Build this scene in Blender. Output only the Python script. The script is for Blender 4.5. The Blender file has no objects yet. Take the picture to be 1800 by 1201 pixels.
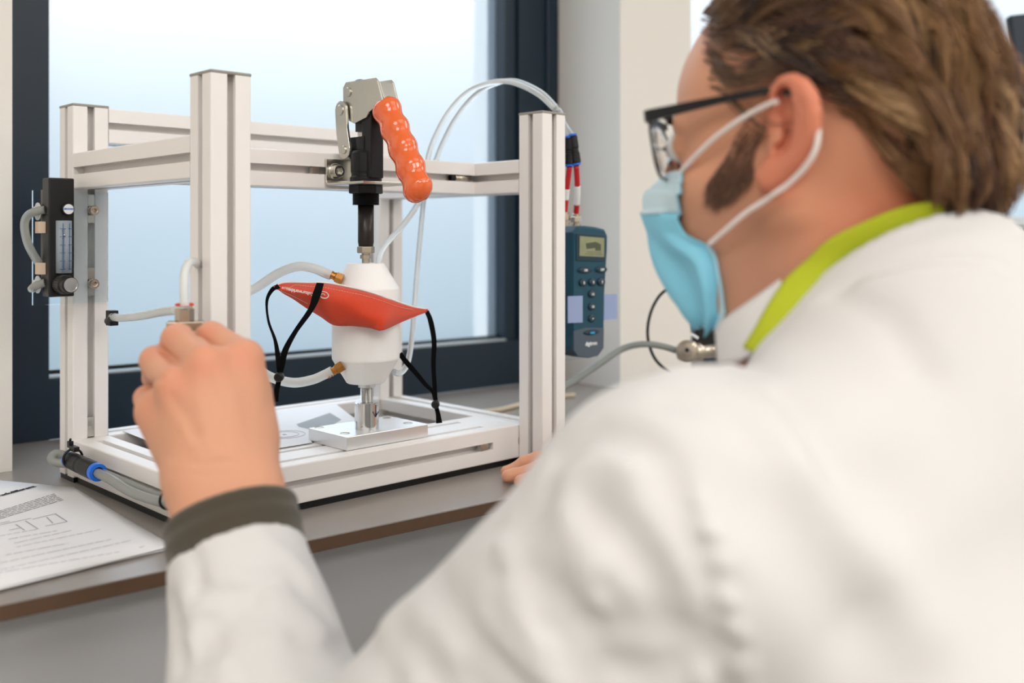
import bpy, bmesh, math, random
import numpy as np
from mathutils import Vector
random.seed(7)
rng = np.random.default_rng(7)
SC = bpy.context.scene
COL = SC.collection
ZB = 0.78                       # bench top above the floor; everything below is written with the bench top at z = 0

# ------------------------------------------------------------------ camera, world, lights, exposure
CAM = np.array([-0.4334, -0.8307, 0.2733])
YAW, FPX, HOR = 0.8007, 1779.64, 417.64
Vv = np.array([math.cos(YAW), math.sin(YAW), 0.0]); Rr = np.array([math.sin(YAW), -math.cos(YAW), 0.0]); Uu = np.array([0, 0, 1.0])
cd = bpy.data.cameras.new('camera'); cam = bpy.data.objects.new('camera', cd); COL.objects.link(cam); SC.camera = cam
cam.location = Vector(CAM); cam.rotation_euler = (math.pi / 2, 0, YAW - math.pi / 2)
cd.sensor_width = 36; cd.lens = FPX / 1800 * 36; cd.shift_y = -(600.5 - HOR) / 1800
cd.clip_start = 0.02
cd.dof.use_dof = True; cd.dof.focus_distance = 1.05; cd.dof.aperture_fstop = 3.4

w = bpy.data.worlds.new('sky'); SC.world = w; w.use_nodes = True
nt = w.node_tree; bg = nt.nodes['Background']
tc = nt.nodes.new('ShaderNodeTexCoord'); sx = nt.nodes.new('ShaderNodeSeparateXYZ'); cr = nt.nodes.new('ShaderNodeValToRGB')
mr = nt.nodes.new('ShaderNodeMapRange'); mr.inputs[1].default_value = -0.12; mr.inputs[2].default_value = 1.0
nt.links.new(tc.outputs['Generated'], sx.inputs[0]); nt.links.new(sx.outputs[2], mr.inputs[0])
nt.links.new(mr.outputs[0], cr.inputs[0]); nt.links.new(cr.outputs[0], bg.inputs[0])
cr.color_ramp.elements[0].color = (0.088, 0.118, 0.135, 1); cr.color_ramp.elements[1].color = (1.3, 1.5, 1.7, 1)
for pos_, c_ in ((0.11, (0.135, 0.163, 0.180)), (0.215, (0.205, 0.228, 0.243)), (0.32, (0.33, 0.345, 0.355))):
    el = cr.color_ramp.elements.new(pos_); el.color = (*c_, 1)
bg.inputs[1].default_value = 3.9

def area(name, loc, rot, sx_, sy_, power, col):
    l = bpy.data.lights.new(name, 'AREA'); l.shape = 'RECTANGLE'; l.size = sx_; l.size_y = sy_; l.energy = power; l.color = col
    o = bpy.data.objects.new(name, l); COL.objects.link(o); o.location = loc; o.rotation_euler = rot; return o
WARM = (1.0, 0.965, 0.935)
for lx, ly, lp in ((-1.9, -1.2, 38), (0.3, -1.3, 9), (2.5, -1.2, 20), (-1.9, -2.9, 42), (0.3, -2.9, 46), (2.5, -2.9, 42), (0.3, -4.3, 34)):
    area('ceiling_panel_light', (lx, ly, 1.86), (0, 0, 0), 1.5, .9, lp * .78, WARM)
SC.view_settings.view_transform = 'Standard'; SC.view_settings.look = 'None'
SC.view_settings.exposure = 0.0; SC.view_settings.gamma = 1.0; SC.view_settings.use_curve_mapping = False
SC.cycles.use_denoising = True
SC.cycles.max_bounces = 14; SC.cycles.transmission_bounces = 12; SC.cycles.transparent_max_bounces = 16
SC.cycles.sample_clamp_indirect = 6.0

# ------------------------------------------------------------------ measuring helpers (rays of the photograph to points in the room)
def ray(u, v): return Vv + Rr * (u - 900) / FPX + Uu * (HOR - v) / FPX
def at(u, v, d): return CAM + ray(u, v) * d
def onz(u, v, z=0.0): r = ray(u, v); return CAM + r * ((z - CAM[2]) / r[2])
def ony(u, v, y): r = ray(u, v); return CAM + r * ((y - CAM[1]) / r[1])
def onx(u, v, x): r = ray(u, v); return CAM + r * ((x - CAM[0]) / r[0])
PHI = math.radians(-4.8)
EX = np.array([math.cos(PHI), math.sin(PHI), 0]); EY = np.array([-math.sin(PHI), math.cos(PHI), 0])
def B(x, y, z): return EX * x + EY * y + Uu * z          # building axes to world

# ------------------------------------------------------------------ materials
def lin(c):
    if isinstance(c, str):
        c = [int(c[i:i + 2], 16) / 255 for i in (0, 2, 4)]
    return tuple((x / 12.92 if x <= 0.04045 else ((x + 0.055) / 1.055) ** 2.4) for x in c)
def mat(name, col, rough=0.5, metal=0.0, bump=0.0, bscale=200, var=0.0, vscale=20, trans=0.0, ior=1.45, sss=0.0, coat=0.0, spec=0.5, attr=None, alpha=1.0, sheen=0.0):
    m = bpy.data.materials.new(name); m.use_nodes = True; n = m.node_tree; p = n.nodes['Principled BSDF']
    c = lin(col); p.inputs['Base Color'].default_value = (*c, 1); p.inputs['Roughness'].default_value = rough
    p.inputs['Metallic'].default_value = metal; p.inputs['Transmission Weight'].default_value = trans; p.inputs['IOR'].default_value = ior
    p.inputs['Coat Weight'].default_value = coat; p.inputs['Specular IOR Level'].default_value = spec; p.inputs['Alpha'].default_value = alpha
    p.inputs['Sheen Weight'].default_value = sheen
    if sss:
        p.inputs['Subsurface Weight'].default_value = sss; p.inputs['Subsurface Radius'].default_value = (1, .35, .2); p.inputs['Subsurface Scale'].default_value = 0.006
    tcn = n.nodes.new('ShaderNodeTexCoord')
    src = None
    if attr:
        a = n.nodes.new('ShaderNodeAttribute'); a.attribute_name = attr; src = a.outputs['Color']; n.links.new(src, p.inputs['Base Color'])
    if var:
        t = n.nodes.new('ShaderNodeTexNoise'); t.inputs['Scale'].default_value = vscale; t.inputs['Detail'].default_value = 5
        n.links.new(tcn.outputs['Object'], t.inputs[0])
        hs = n.nodes.new('ShaderNodeHueSaturation'); mp = n.nodes.new('ShaderNodeMapRange')
        mp.inputs[3].default_value = 1 - var; mp.inputs[4].default_value = 1 + var
        n.links.new(t.outputs[0], mp.inputs[0]); n.links.new(mp.outputs[0], hs.inputs['Value'])
        if src: n.links.new(src, hs.inputs['Color'])
        else: hs.inputs['Color'].default_value = (*c, 1)
        n.links.new(hs.outputs[0], p.inputs['Base Color'])
    if bump:
        t = n.nodes.new('ShaderNodeTexNoise'); t.inputs['Scale'].default_value = bscale; t.inputs['Detail'].default_value = 4
        n.links.new(tcn.outputs['Object'], t.inputs[0])
        b = n.nodes.new('ShaderNodeBump'); b.inputs['Strength'].default_value = bump; b.inputs['Distance'].default_value = 0.002
        n.links.new(t.outputs[0], b.inputs['Height']); n.links.new(b.outputs[0], p.inputs['Normal'])
    return m
M = dict(
    wall=mat('plaster_white', 'e9e5de', 0.85, bump=0.35, bscale=60),
    ceil=mat('ceiling_paint', 'e9e7e2', 0.9),
    floor=mat('floor_vinyl', '8a8983', 0.5, var=0.05),
    under=mat('grey_panel', 'b2b2b4', 0.75, bump=0.15, bscale=90, var=0.02),
    frame=mat('anthracite_frame', '0f2433', 0.38, bump=0.12, bscale=600),
    gasket=mat('black_gasket', '0b0d10', 0.6),
    railsheen=mat('rail_sheen_strip', 'c4cdd2', 0.3, metal=0.8),
    bench=mat('bench_laminate', '97908a', 0.27, bump=0.08, bscale=500, var=0.02, vscale=60, spec=0.7),
    edge=mat('phenolic_edge', '5d4533', 0.55, var=0.12, vscale=90),
    alu=mat('anodised_aluminium', 'f3efec', 0.38, metal=0.05, bump=0.05, bscale=900),
    capm=mat('cap_plastic', '9c988e', 0.5),
    steel=mat('zinc_steel', 'c9c6bd', 0.26, metal=0.95, var=0.06, vscale=60, bump=0.05, bscale=120),
    chrome=mat('bright_steel', 'd8d8d6', 0.14, metal=1.0),
    nickel=mat('nickel', 'bdb2a4', 0.25, metal=0.95),
    milled=mat('milled_aluminium', 'e6e8ea', 0.34, metal=0.75, bump=0.04, bscale=500),
    black=mat('black_oxide', '17171b', 0.42, metal=0.3, bump=0.06, bscale=300),
    blackpl=mat('black_plastic', '0f0f11', 0.38),
    plun=mat('plunger_steel', '35302f', 0.3, metal=0.6),
    orange=mat('orange_vinyl', 'f46c30', 0.16, coat=0.7, sss=0.0, spec=0.6),
    cloth=mat('orange_cloth', 'dd4420', 0.85, bump=0.5, bscale=1500, sheen=0.2),
    clothin=mat('white_lining', 'efe9e4', 0.9),
    thread=mat('pale_thread', 'f2b9a4', 0.8),
    white=mat('white_polymer', 'fbfaf9', 0.42, sss=0.25),
    brass=mat('brass', 'c48a4a', 0.3, metal=0.85),
    hose=mat('clear_hose', 'f6fafb', 0.12, trans=0.6, ior=1.25, spec=0.6),
    hosem=mat('milky_hose', 'f3f5f3', 0.25, trans=0.35, ior=1.2),
    hoseg=mat('smoky_hose', 'b9bcb8', 0.2, trans=0.5, ior=1.2),
    acryl=mat('acrylic', 'f4fbff', 0.03, trans=1.0, ior=1.15),
    webbing=mat('black_webbing', '060608', 0.85, spec=0.15),
    blue=mat('blue_ring', '1d6fe0', 0.35),
    red=mat('red_hose', 'c81f26', 0.35),
    redring=mat('red_ring', 'e2401f', 0.4),
    paper=mat('paper', 'efeff1', 0.75),
    ink=mat('ink', '3c3a40', 0.9, spec=0.1),
    inkl=mat('pale_ink', 'a9a9b2', 0.8),
    greyp=mat('grey_print', 'a8adb0', 0.8, var=0.1, vscale=40),
    inkb=mat('marker_ink', '1c2a5a', 0.6),
    meter=mat('petrol_plastic', '10465a', 0.5, bump=0.1, bscale=900),
    meterd=mat('petrol_dark', '0c3040', 0.35),
    meterg=mat('grey_plastic', '4e5a66', 0.55, bump=0.1, bscale=900),
    lcd=mat('lcd', '8d9170', 0.2, var=0.2, vscale=60),
    lcdd=mat('lcd_dark', '49503c', 0.3),
    cyan=mat('cyan_key', '1aa0d0', 0.4),
    wprint=mat('white_print', 'eef0ef', 0.6),
    tape=mat('bluish_tape', 'aebfe4', 0.5, trans=0.25, ior=1.1),
    cable=mat('grey_cable', '8d928d', 0.5),
    cableb=mat('black_cable', '0a0a0c', 0.4),
    skin=mat('skin', 'e0a888', 0.5, sss=0.22, attr='tone', bump=0.18, bscale=420, spec=0.35),
    hair=mat('hair', '6b4a35', 0.42, attr='tone', spec=0.45),
    coat=mat('lab_coat_cotton', 'd9d7d6', 0.9, bump=0.12, bscale=900, sheen=0.15),
    cuff=mat('olive_knit', '4a4336', 0.95, bump=0.4, bscale=900, sheen=0.3),
    green=mat('lime_fabric', 'b3bd22', 0.8, bump=0.2, bscale=700),
    mask=mat('blue_nonwoven', '90ddf8', 0.75, bump=0.3, bscale=1200, sss=0.0),
    maskw=mat('pale_nonwoven', 'd4ecf5', 0.75, bump=0.3, bscale=1200),
    loop=mat('white_elastic', 'efe7e2', 0.8),
    specs=mat('spectacle_black', '0d1116', 0.28),
    lens=mat('lens', 'ffffff', 0.0, trans=1.0, ior=1.12),
    eye=mat('eye_white', 'e4e0dd', 0.15), iris=mat('iris', '3a2c22', 0.1),
    tubeg=mat('scale_tube', 'b9c4ce', 0.12, trans=0.3, ior=1.2),
    printb=mat('blue_print', '24518c', 0.5),
    slat=mat('white_slats', 'e4ecf0', 0.5),
)
# frosted pane: light scattered through etched glass
def frosted():
    m = bpy.data.materials.new('frosted_glass'); m.use_nodes = True; n = m.node_tree; n.nodes.clear()
    o = n.nodes.new('ShaderNodeOutputMaterial'); mx = n.nodes.new('ShaderNodeMixShader'); t = n.nodes.new('ShaderNodeBsdfTranslucent')
    g = n.nodes.new('ShaderNodeBsdfRefraction'); g.inputs['Roughness'].default_value = 0.30; g.inputs['IOR'].default_value = 1.06
    g.inputs['Color'].default_value = (.97, .985, 1, 1); t.inputs['Color'].default_value = (.80, .87, .93, 1)
    mx.inputs[0].default_value = 0.88
    gl = n.nodes.new('ShaderNodeBsdfGlossy'); gl.inputs['Roughness'].default_value = .3; m2 = n.nodes.new('ShaderNodeMixShader'); m2.inputs[0].default_value = .04
    n.links.new(t.outputs[0], mx.inputs[1]); n.links.new(g.outputs[0], mx.inputs[2])
    n.links.new(mx.outputs[0], m2.inputs[1]); n.links.new(gl.outputs[0], m2.inputs[2]); n.links.new(m2.outputs[0], o.inputs[0])
    return m
M['frost'] = frosted()

# ------------------------------------------------------------------ object helpers
def tag(o, label=None, cat=None, group=None, kind=None):
    if label: o['label'] = label
    if cat: o['category'] = cat
    if group: o['group'] = group
    if kind: o['kind'] = kind
    return o
def thing(name, label, cat, loc, group=None):
    o = bpy.data.objects.new(name, None); COL.objects.link(o); o.location = Vector(loc); o.empty_display_size = .02
    return tag(o, label, cat, group)
def worldloc(o):
    p = Vector((0, 0, 0))
    while o is not None: p += o.location; o = o.parent
    return p
def link(name, me, m, parent=None):
    if m is not None and not me.materials: me.materials.append(M[m] if isinstance(m, str) else m)
    o = bpy.data.objects.new(name, me); COL.objects.link(o)
    if parent is not None:
        o.parent = parent; off = worldloc(parent)
        me.transform(__import__('mathutils').Matrix.Translation(-off))
    else:
        n = len(me.vertices); a = np.empty(n * 3, np.float32); me.vertices.foreach_get('co', a); a = a.reshape(-1, 3)
        lo, hi = a.min(0), a.max(0); c = Vector(((lo[0] + hi[0]) / 2, (lo[1] + hi[1]) / 2, lo[2])); 
        me.transform(__import__('mathutils').Matrix.Translation(-c)); o.location = c
    return o
def nrm(v): v = np.asarray(v, float); return v / (np.linalg.norm(v) + 1e-12)
def frame_of(d):
    d = nrm(d); a = np.array([0, 0, 1.0]) if abs(d[2]) < .9 else np.array([1.0, 0, 0])
    x = nrm(np.cross(a, d)); return x, np.cross(d, x), d
def catmull(pts, n=8, closed=False):
    pts = [np.asarray(p, float) for p in pts]; out = []; N = len(pts)
    rngk = range(N if closed else N - 1)
    for i in rngk:
        p1, p2 = pts[i], pts[(i + 1) % N]
        p0 = pts[i - 1] if (i > 0 or closed) else 2 * p1 - p2
        p3 = pts[(i + 2) % N] if (i + 2 < N or closed) else 2 * p2 - p1
        for k in range(n):
            t = k / n
            out.append(.5 * ((2 * p1) + (-p0 + p2) * t + (2 * p0 - 5 * p1 + 4 * p2 - p3) * t * t + (-p0 + 3 * p1 - 3 * p2 + p3) * t ** 3))
    if not closed: out.append(pts[-1])
    return out
class G:
    """collects shapes, builds ONE mesh"""
    def __init__(s): s.v = []; s.f = []; s.sm = []
    def add(s, vs, fs, smooth=False):
        o = len(s.v); s.v += [tuple(map(float, v)) for v in vs]; s.f += [[i + o for i in f] for f in fs]; s.sm += [smooth] * len(fs); return s
    def obox(s, c, ax, half):
        c = np.asarray(c, float); ax = [nrm(a) for a in ax]
        vs = [c + ax[0] * half[0] * i + ax[1] * half[1] * j + ax[2] * half[2] * k for i in (-1, 1) for j in (-1, 1) for k in (-1, 1)]
        return s.add(vs, [(0, 1, 3, 2), (4, 6, 7, 5), (0, 4, 5, 1), (2, 3, 7, 6), (0, 2, 6, 4), (1, 5, 7, 3)])
    def box(s, a, b):
        a = np.asarray(a, float); b = np.asarray(b, float)
        return s.obox((a + b) / 2, (np.array([1, 0, 0]), np.array([0, 1, 0]), np.array([0, 0, 1])), np.abs(b - a) / 2)
    def rings(s, rings, cap=(True, True), smooth=True, closed=False):
        n = len(rings[0]); vs = [p for r in rings for p in r]; fs = []; m = len(rings)
        for i in range(m if closed else m - 1):
            a = i * n; b = ((i + 1) % m) * n
            for j in range(n): k = (j + 1) % n; fs.append((a + j, a + k, b + k, b + j))
        s.add(vs, fs, smooth)
        if not closed:
            if cap[0]: s.add(rings[0], [tuple(range(n - 1, -1, -1))])
            if cap[1]: s.add(rings[-1], [tuple(range(n))])
        return s
    def lathe(s, p, d, prof, n=32, smooth=False, cap=(True, True)):
        x, y, z = frame_of(d); p = np.asarray(p, float)
        return s.rings([[p + z * h + (x * math.cos(2 * math.pi * k / n) + y * math.sin(2 * math.pi * k / n)) * r for k in range(n)] for r, h in prof], cap, smooth)
    def cyl(s, p, q, r, n=24, r2=None, smooth=True):
        p = np.asarray(p, float); q = np.asarray(q, float); d = q - p; L = np.linalg.norm(d)
        return s.lathe(p, d, [(r, 0), (r if r2 is None else r2, L)], n, smooth)
    def bcyl(s, p, q, r, b=.0008, n=24):
        p = np.asarray(p, float); q = np.asarray(q, float); d = q - p; L = np.linalg.norm(d)
        return s.lathe(p, d, [(r - b, 0), (r, b), (r, L - b), (r - b, L)], n, False)
    def tube(s, pts, r, n=10, sub=6, cap=(True, True), smoothpath=True):
        P = catmull(pts, sub) if smoothpath else [np.asarray(p, float) for p in pts]
        m = len(P); rs = r if hasattr(r, '__len__') else [r] * 2
        rs = np.interp(np.linspace(0, 1, m), np.linspace(0, 1, len(rs)), rs)
        x = None; R = []
        for i in range(m):
            t = nrm(P[min(i + 1, m - 1)] - P[max(i - 1, 0)])
            if x is None: x, y, _ = frame_of(t)
            x = nrm(x - t * np.dot(x, t)); y = np.cross(t, x)
            R.append([P[i] + (x * math.cos(2 * math.pi * k / n) + y * math.sin(2 * math.pi * k / n)) * rs[i] for k in range(n)])
        return s.rings(R, cap, True)
    def ribbon(s, pts, widths, up, th=.0008, sub=6):
        P = catmull(pts, sub); m = len(P); W = np.interp(np.linspace(0, 1, m), np.linspace(0, 1, len(widths)), widths)
        ups = up if isinstance(up, list) else [up]; UU = [np.asarray(u, float) for u in ups]
        R = []
        for i in range(m):
            t = nrm(P[min(i + 1, m - 1)] - P[max(i - 1, 0)]); f = i / (m - 1) * (len(UU) - 1); a = int(min(f, len(UU) - 2)) if len(UU) > 1 else 0
            u = UU[a] if len(UU) == 1 else UU[a] * (1 - (f - a)) + UU[a + 1] * (f - a)
            u = nrm(u - t * np.dot(u, t)); nn = np.cross(t, u)
            R.append([P[i] + u * W[i] / 2 + nn * th / 2, P[i] - u * W[i] / 2 + nn * th / 2, P[i] - u * W[i] / 2 - nn * th / 2, P[i] + u * W[i] / 2 - nn * th / 2])
        return s.rings(R, smooth=False)
    def prism(s, poly, d, smooth=False):
        d = np.asarray(d, float); poly = [np.asarray(p, float) for p in poly]
        return s.rings([poly, [p + d for p in poly]], smooth=smooth)
    def sheet(s, rows, th, smooth=True):
        """grid of points given a thickness along the grid normal"""
        A = np.array(rows, float); h, w_ = A.shape[:2]
        du = np.gradient(A, axis=1); dv = np.gradient(A, axis=0); N = np.cross(du, dv); N /= np.linalg.norm(N, axis=2, keepdims=True) + 1e-12
        Bk = A - N * th; n = h * w_
        vs = list(A.reshape(-1, 3)) + list(Bk.reshape(-1, 3)); fs = []
        for i in range(h - 1):
            for j in range(w_ - 1):
                a = i * w_ + j; q = (a, a + 1, a + w_ + 1, a + w_); fs.append(q); fs.append(tuple(n + k for k in q[::-1]))
        bd = [j for j in range(w_)] + [i * w_ + w_ - 1 for i in range(1, h)] + [(h - 1) * w_ + j for j in range(w_ - 2, -1, -1)] + [i * w_ for i in range(h - 2, 0, -1)]
        for k in range(len(bd)):
            a, b = bd[k], bd[(k + 1) % len(bd)]; fs.append((b, a, n + a, n + b))
        return s.add(vs, fs, smooth)
    def build(s, name, m, parent=None, bevel=0, seg=2, label=None):
        me = bpy.data.meshes.new(name); me.from_pydata(s.v, [], s.f); me.polygons.foreach_set('use_smooth', s.sm); me.update()
        bm = bmesh.new(); bm.from_mesh(me); bmesh.ops.remove_doubles(bm, verts=bm.verts, dist=1e-6); bmesh.ops.recalc_face_normals(bm, faces=bm.faces); bm.to_mesh(me); bm.free()
        o = link(name, me, m, parent)
        if bevel:
            b = o.modifiers.new('bevel', 'BEVEL'); b.width = bevel; b.segments = seg; b.limit_method = 'ANGLE'; b.angle_limit = math.radians(40); b.harden_normals = False
        if label: o['label'] = label
        return o
def copy_tree(o, off, parent=None):
    c = o.copy(); COL.objects.link(c)
    if parent is None: c.location = o.location + Vector(off)
    else: c.parent = parent
    for ch in list(o.children): copy_tree(ch, off, c)
    return c
def text(s, name, m, parent, org, ex, ez, size, depth=.0003, align='CENTER', bold=0.0, flip=False):
    """lettering lying in the plane of ex (reading direction) and ez (up)"""
    cu = bpy.data.curves.new(name, 'FONT'); cu.body = s; cu.size = size; cu.extrude = depth; cu.align_x = align; cu.offset = bold; cu.resolution_u = 3
    o = bpy.data.objects.new(name, cu); COL.objects.link(o)
    dg = bpy.context.evaluated_depsgraph_get(); me = bpy.data.meshes.new_from_object(o.evaluated_get(dg)); bpy.data.objects.remove(o)
    n = len(me.vertices); a = np.empty(n * 3, np.float32); me.vertices.foreach_get('co', a); a = a.reshape(-1, 3)
    ex = nrm(ex); ez = nrm(ez); ey = np.cross(ex, ez)
    wv = np.asarray(org) + np.outer(a[:, 0], ex) + np.outer(a[:, 1], ez) + np.outer(a[:, 2], ey)
    me.vertices.foreach_set('co', wv.astype(np.float32).ravel()); me.materials.clear()
    return link(name, me, m, parent)

# ------------------------------------------------------------------ the setting
def struct(name, g, m, parent=None, bevel=0):
    o = g.build(name, m, parent, bevel)
    if parent is None: o['kind'] = 'structure'
    return o
def bbox_g(g, x0, x1, y0, y1, z0, z1):
    return g.obox(B((x0 + x1) / 2, (y0 + y1) / 2, (z0 + z1) / 2), (EX, EY, Uu), ((x1 - x0) / 2, (y1 - y0) / 2, (z1 - z0) / 2))
YF, YW = 0.423, 0.588
struct('floor', bbox_g(G(), -3.2, 4.2, -5.0, .9, -ZB - .1, -ZB), 'floor')
struct('ceiling', bbox_g(G(), -3.2, 4.2, -5.0, .9, 1.92, 2.02), 'ceil')
struct('wall_left', bbox_g(G(), -3.2, -3.1, -5.0, .9, -ZB, 1.92), 'wall')
struct('wall_right', bbox_g(G(), 4.1, 4.2, -5.0, .9, -ZB, 1.92), 'wall')
struct('wall_rear', bbox_g(G(), -3.1, 4.1, -5.0, -4.9, -ZB, 1.92), 'wall')
g = G(); bbox_g(g, -3.1, -.064, YF, .86, 0, 1.92); bbox_g(g, .944, 1.137, YF, .86, 0, 1.92); bbox_g(g, 3.62, 4.1, YF, .86, 0, 1.92)
bbox_g(g, -.064, .944, YF, .86, 1.42, 1.92); bbox_g(g, 1.137, 3.62, YF, .86, 1.42, 1.92)
struct('wall_window', g, 'wall')
struct('wall_parapet', bbox_g(G(), -3.1, 4.1, -.005, .86, -ZB, -.0135), 'under')

def window(name, x0, x1, gl0, gl1, zt, mull=()):
    zb = .083
    g = G(); bbox_g(g, x0, gl0, YW, YW + .07, 0, zt); bbox_g(g, gl1 + .03, x1, YW, YW + .07, 0, zt)
    bbox_g(g, gl0, gl1 + .03, YW, YW + .07, zt - .09, zt); bbox_g(g, gl0, gl1 + .03, YW, YW + .07, 0, zb)
    wo = struct(name, g, 'frame', None, .002)
    g = G(); bbox_g(g, gl1, gl1 + .0299, YW + .006, YW + .06, zb, zt - .09); g.build('sash_edge', 'frame', wo, .0015)
    g = G(); bbox_g(g, x0 + .012, x0 + .030, YW - .006, YW, .03, zt - .02); bbox_g(g, x1 - .034, x1 - .016, YW - .006, YW, .03, zt - .02); g.build('sash_bead', 'frame', wo, .002)
    g = G(); bbox_g(g, gl0, gl1, YW + .003, YW + .032, zb, zb + .003); g.build('rail_sheen_strip', 'railsheen', wo)  # pale strip stands in for the reflection on the bottom rail's top face
    g = G(); bbox_g(g, gl0, gl1, YW + .026, YW + .033, zb + .003, zb + .0075); g.build('gasket', 'gasket', wo)
    g = G(); bbox_g(g, gl0 - .003, gl1 + .003, YW + .033, YW + .037, zb - .002, zt - .088); g.build('frosted_pane', 'frost', wo)
    for i, mx in enumerate(mull):
        g = G(); bbox_g(g, mx, mx + .07, YW - .004, YW + .05, zb, zt - .09); g.build('mullion', 'frame', wo, .002)
    return wo
window('window_1', -.0638, .9438, .018, .815, 1.418)
window('window_2', 1.1372, 3.6198, 1.20, 3.52, 1.418)
g = G(); bbox_g(g, -6, 8, .95, 14, -3.2, -3.1); struct('trim_outdoor_ground', g, mat('outdoor_paving', '8c99a3', 0.9))

# continuous worktop running into both niches
bt = thing('worktop', 'long grey laminate worktop with a dark brown phenolic edge', 'worktop', B(.5, .1, 0))
g = G(); T = .0012; bbox_g(g, -3.0, 4.0, -.04, YF - .0005, -T, 0); bbox_g(g, -.0635, .9435, YF - .0005, YW - .0005, -T, 0); bbox_g(g, 1.1375, 3.6195, YF - .0005, YW - .0005, -T, 0)
g.build('laminate_top', 'bench', bt)
g = G(); bbox_g(g, -3.0, 4.0, -.0396, YF - .001, -.0132, -T); bbox_g(g, -.063, .943, YF - .001, YW - .001, -.0132, -T); g.build('phenolic_core', 'edge', bt, .0006)

# ------------------------------------------------------------------ aluminium test rig
S_, W_, D_, H_, ZT, YC, Z0 = .04, .4223, .3175, .4232, .3673, .118, .006
def section(w, h, slots, r=.0016, sw=.0082, lip=.0045, iw=.017, dep=.0125):
    """outline in (a,b), 0..w x 0..h; slots: dict side -> list of centres"""
    def corner(cx, cy, a0):
        return [(cx + r * math.cos(math.radians(a0 + k * 30)), cy + r * math.sin(math.radians(a0 + k * 30))) for k in range(4)]
    def side(cs, p0, dx, dn):
        out = []
        for c in cs:
            b = (p0[0] + dx[0] * c, p0[1] + dx[1] * c)
            for t, d in ((-sw / 2, 0), (-sw / 2, lip), (-iw / 2, lip), (-iw / 2, lip + .003), (-sw / 2, dep), (sw / 2, dep), (iw / 2, lip + .003), (iw / 2, lip), (sw / 2, lip), (sw / 2, 0)):
                out.append((b[0] + dx[0] * t + dn[0] * d, b[1] + dx[1] * t + dn[1] * d))
        return out
    P = corner(r, r, 180) + side(slots.get('b', []), (0, 0), (1, 0), (0, 1)) + corner(w - r, r, 270) + side(slots.get('r', []), (w, 0), (0, 1), (-1, 0))
    P += corner(w - r, h - r, 0) + side(slots.get('t', []), (w, h), (-1, 0), (0, -1)) + corner(r, h - r, 90) + side(slots.get('l', []), (0, h), (0, -1), (1, 0))
    return P
ALL = dict(b=[.02], r=[.02], t=[.02], l=[.02])
rig = thing('test_rig_frame', 'open box frame of silver slotted aluminium profiles standing on the worktop', 'frame', (.2, .16, 0))
def extr(name, org, a, b, d, L, sec, parent=None, m='alu'):
    g = G(); org = np.asarray(org, float); a = np.asarray(a, float); b = np.asarray(b, float); d = np.asarray(d, float)
    poly = [org + a * p[0] + b * p[1] for p in sec]; g.prism(poly, d * L)
    return g.build(name, m, parent or rig)
Xa, Ya, Za = np.eye(3)
sec40 = section(.04, .04, ALL)
def post(x, y, zt, lbl=None):
    o = extr('post', (x, y, Z0), Xa, Ya, Za, zt - .003 - Z0, sec40)
    g = G(); g.box((x - .0004, y - .0004, zt - .003), (x + .0404, y + .0404, zt)); g.build('end_cap', 'capm', o, .001)
    g = G(); g.box((x + .001, y + .001, 0), (x + .039, y + .039, Z0)); g.build('foot', 'blackpl', o)
    if lbl: o['label'] = lbl
    return o
p1 = post(0, 0, H_); p2 = post(0, D_, H_); p3 = post(W_, 0, H_); p4 = post(W_, D_, H_)
e = .0003
extr('beam', (0, S_ + e, ZT - S_), Xa, Za, Ya, D_ - S_ - 2 * e, sec40)                 # left upper
extr('beam', (W_, S_ + e, ZT - S_), Xa, Za, Ya, D_ - S_ - 2 * e, sec40)                # right upper
cross = extr('beam', (S_ + e, YC, ZT - S_), Ya, Za, Xa, W_ - S_ - 2 * e, sec40)          # cross beam carrying the clamp
extr('beam', (S_ + e, D_, .4205 - S_), Ya, Za, Xa, W_ - S_ - 2 * e, sec40)              # back upper
zb0, zb1 = .008, .048
def base_beam(org, a, d, L, w, top, sl, s0, s1):
    """slots milled short of the ends"""
    solid = section(w, .04, {}); cut = section(w, .04, sl)
    g = G(); org = np.asarray(org, float)
    def seg(sec, t0, t1): g.prism([org + a * p[0] + Za * p[1] + d * t0 for p in sec], d * (t1 - t0))
    if s0 > 0: seg(solid, 0, s0)
    seg(cut, s0, L - s1)
    if s1 > 0: seg(solid, L - s1, L)
    return g.build('base_beam', 'alu', rig)
base_beam((0, S_ + e, zb0), Xa, Ya, D_ - S_ - 2 * e, .04, 1, ALL, 0, .022)
base_beam((W_, S_ + e, zb0), Xa, Ya, D_ - S_ - 2 * e, .04, 1, ALL, 0, .0)
fbm = base_beam((S_ + e, S_, zb0), Ya, Xa, W_ - S_ - 2 * e, .08, 1, dict(t=[.02, .06], b=[.02, .06], l=[.02], r=[.02]), .01, .042)
base_beam((S_ + e, D_, zb0), Ya, Xa, W_ - S_ - 2 * e, .04, 1, ALL, 0, 0)
g = G(); g.box((.004, .046, 0), (.036, D_ - .002, zb0 + .001)); g.box((.044, .046, 0), (W_ - .004, .056, zb0 + .001)); g.box((W_ + .004, .046, 0), (W_ + .036, D_ - .002, zb0 + .001)); g.box((.044, D_ + .02, 0), (W_ - .004, D_ + .03, zb0 + .001))
g.build('black_strip', 'blackpl', rig)  # black strip between the base beams and the worktop
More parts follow.
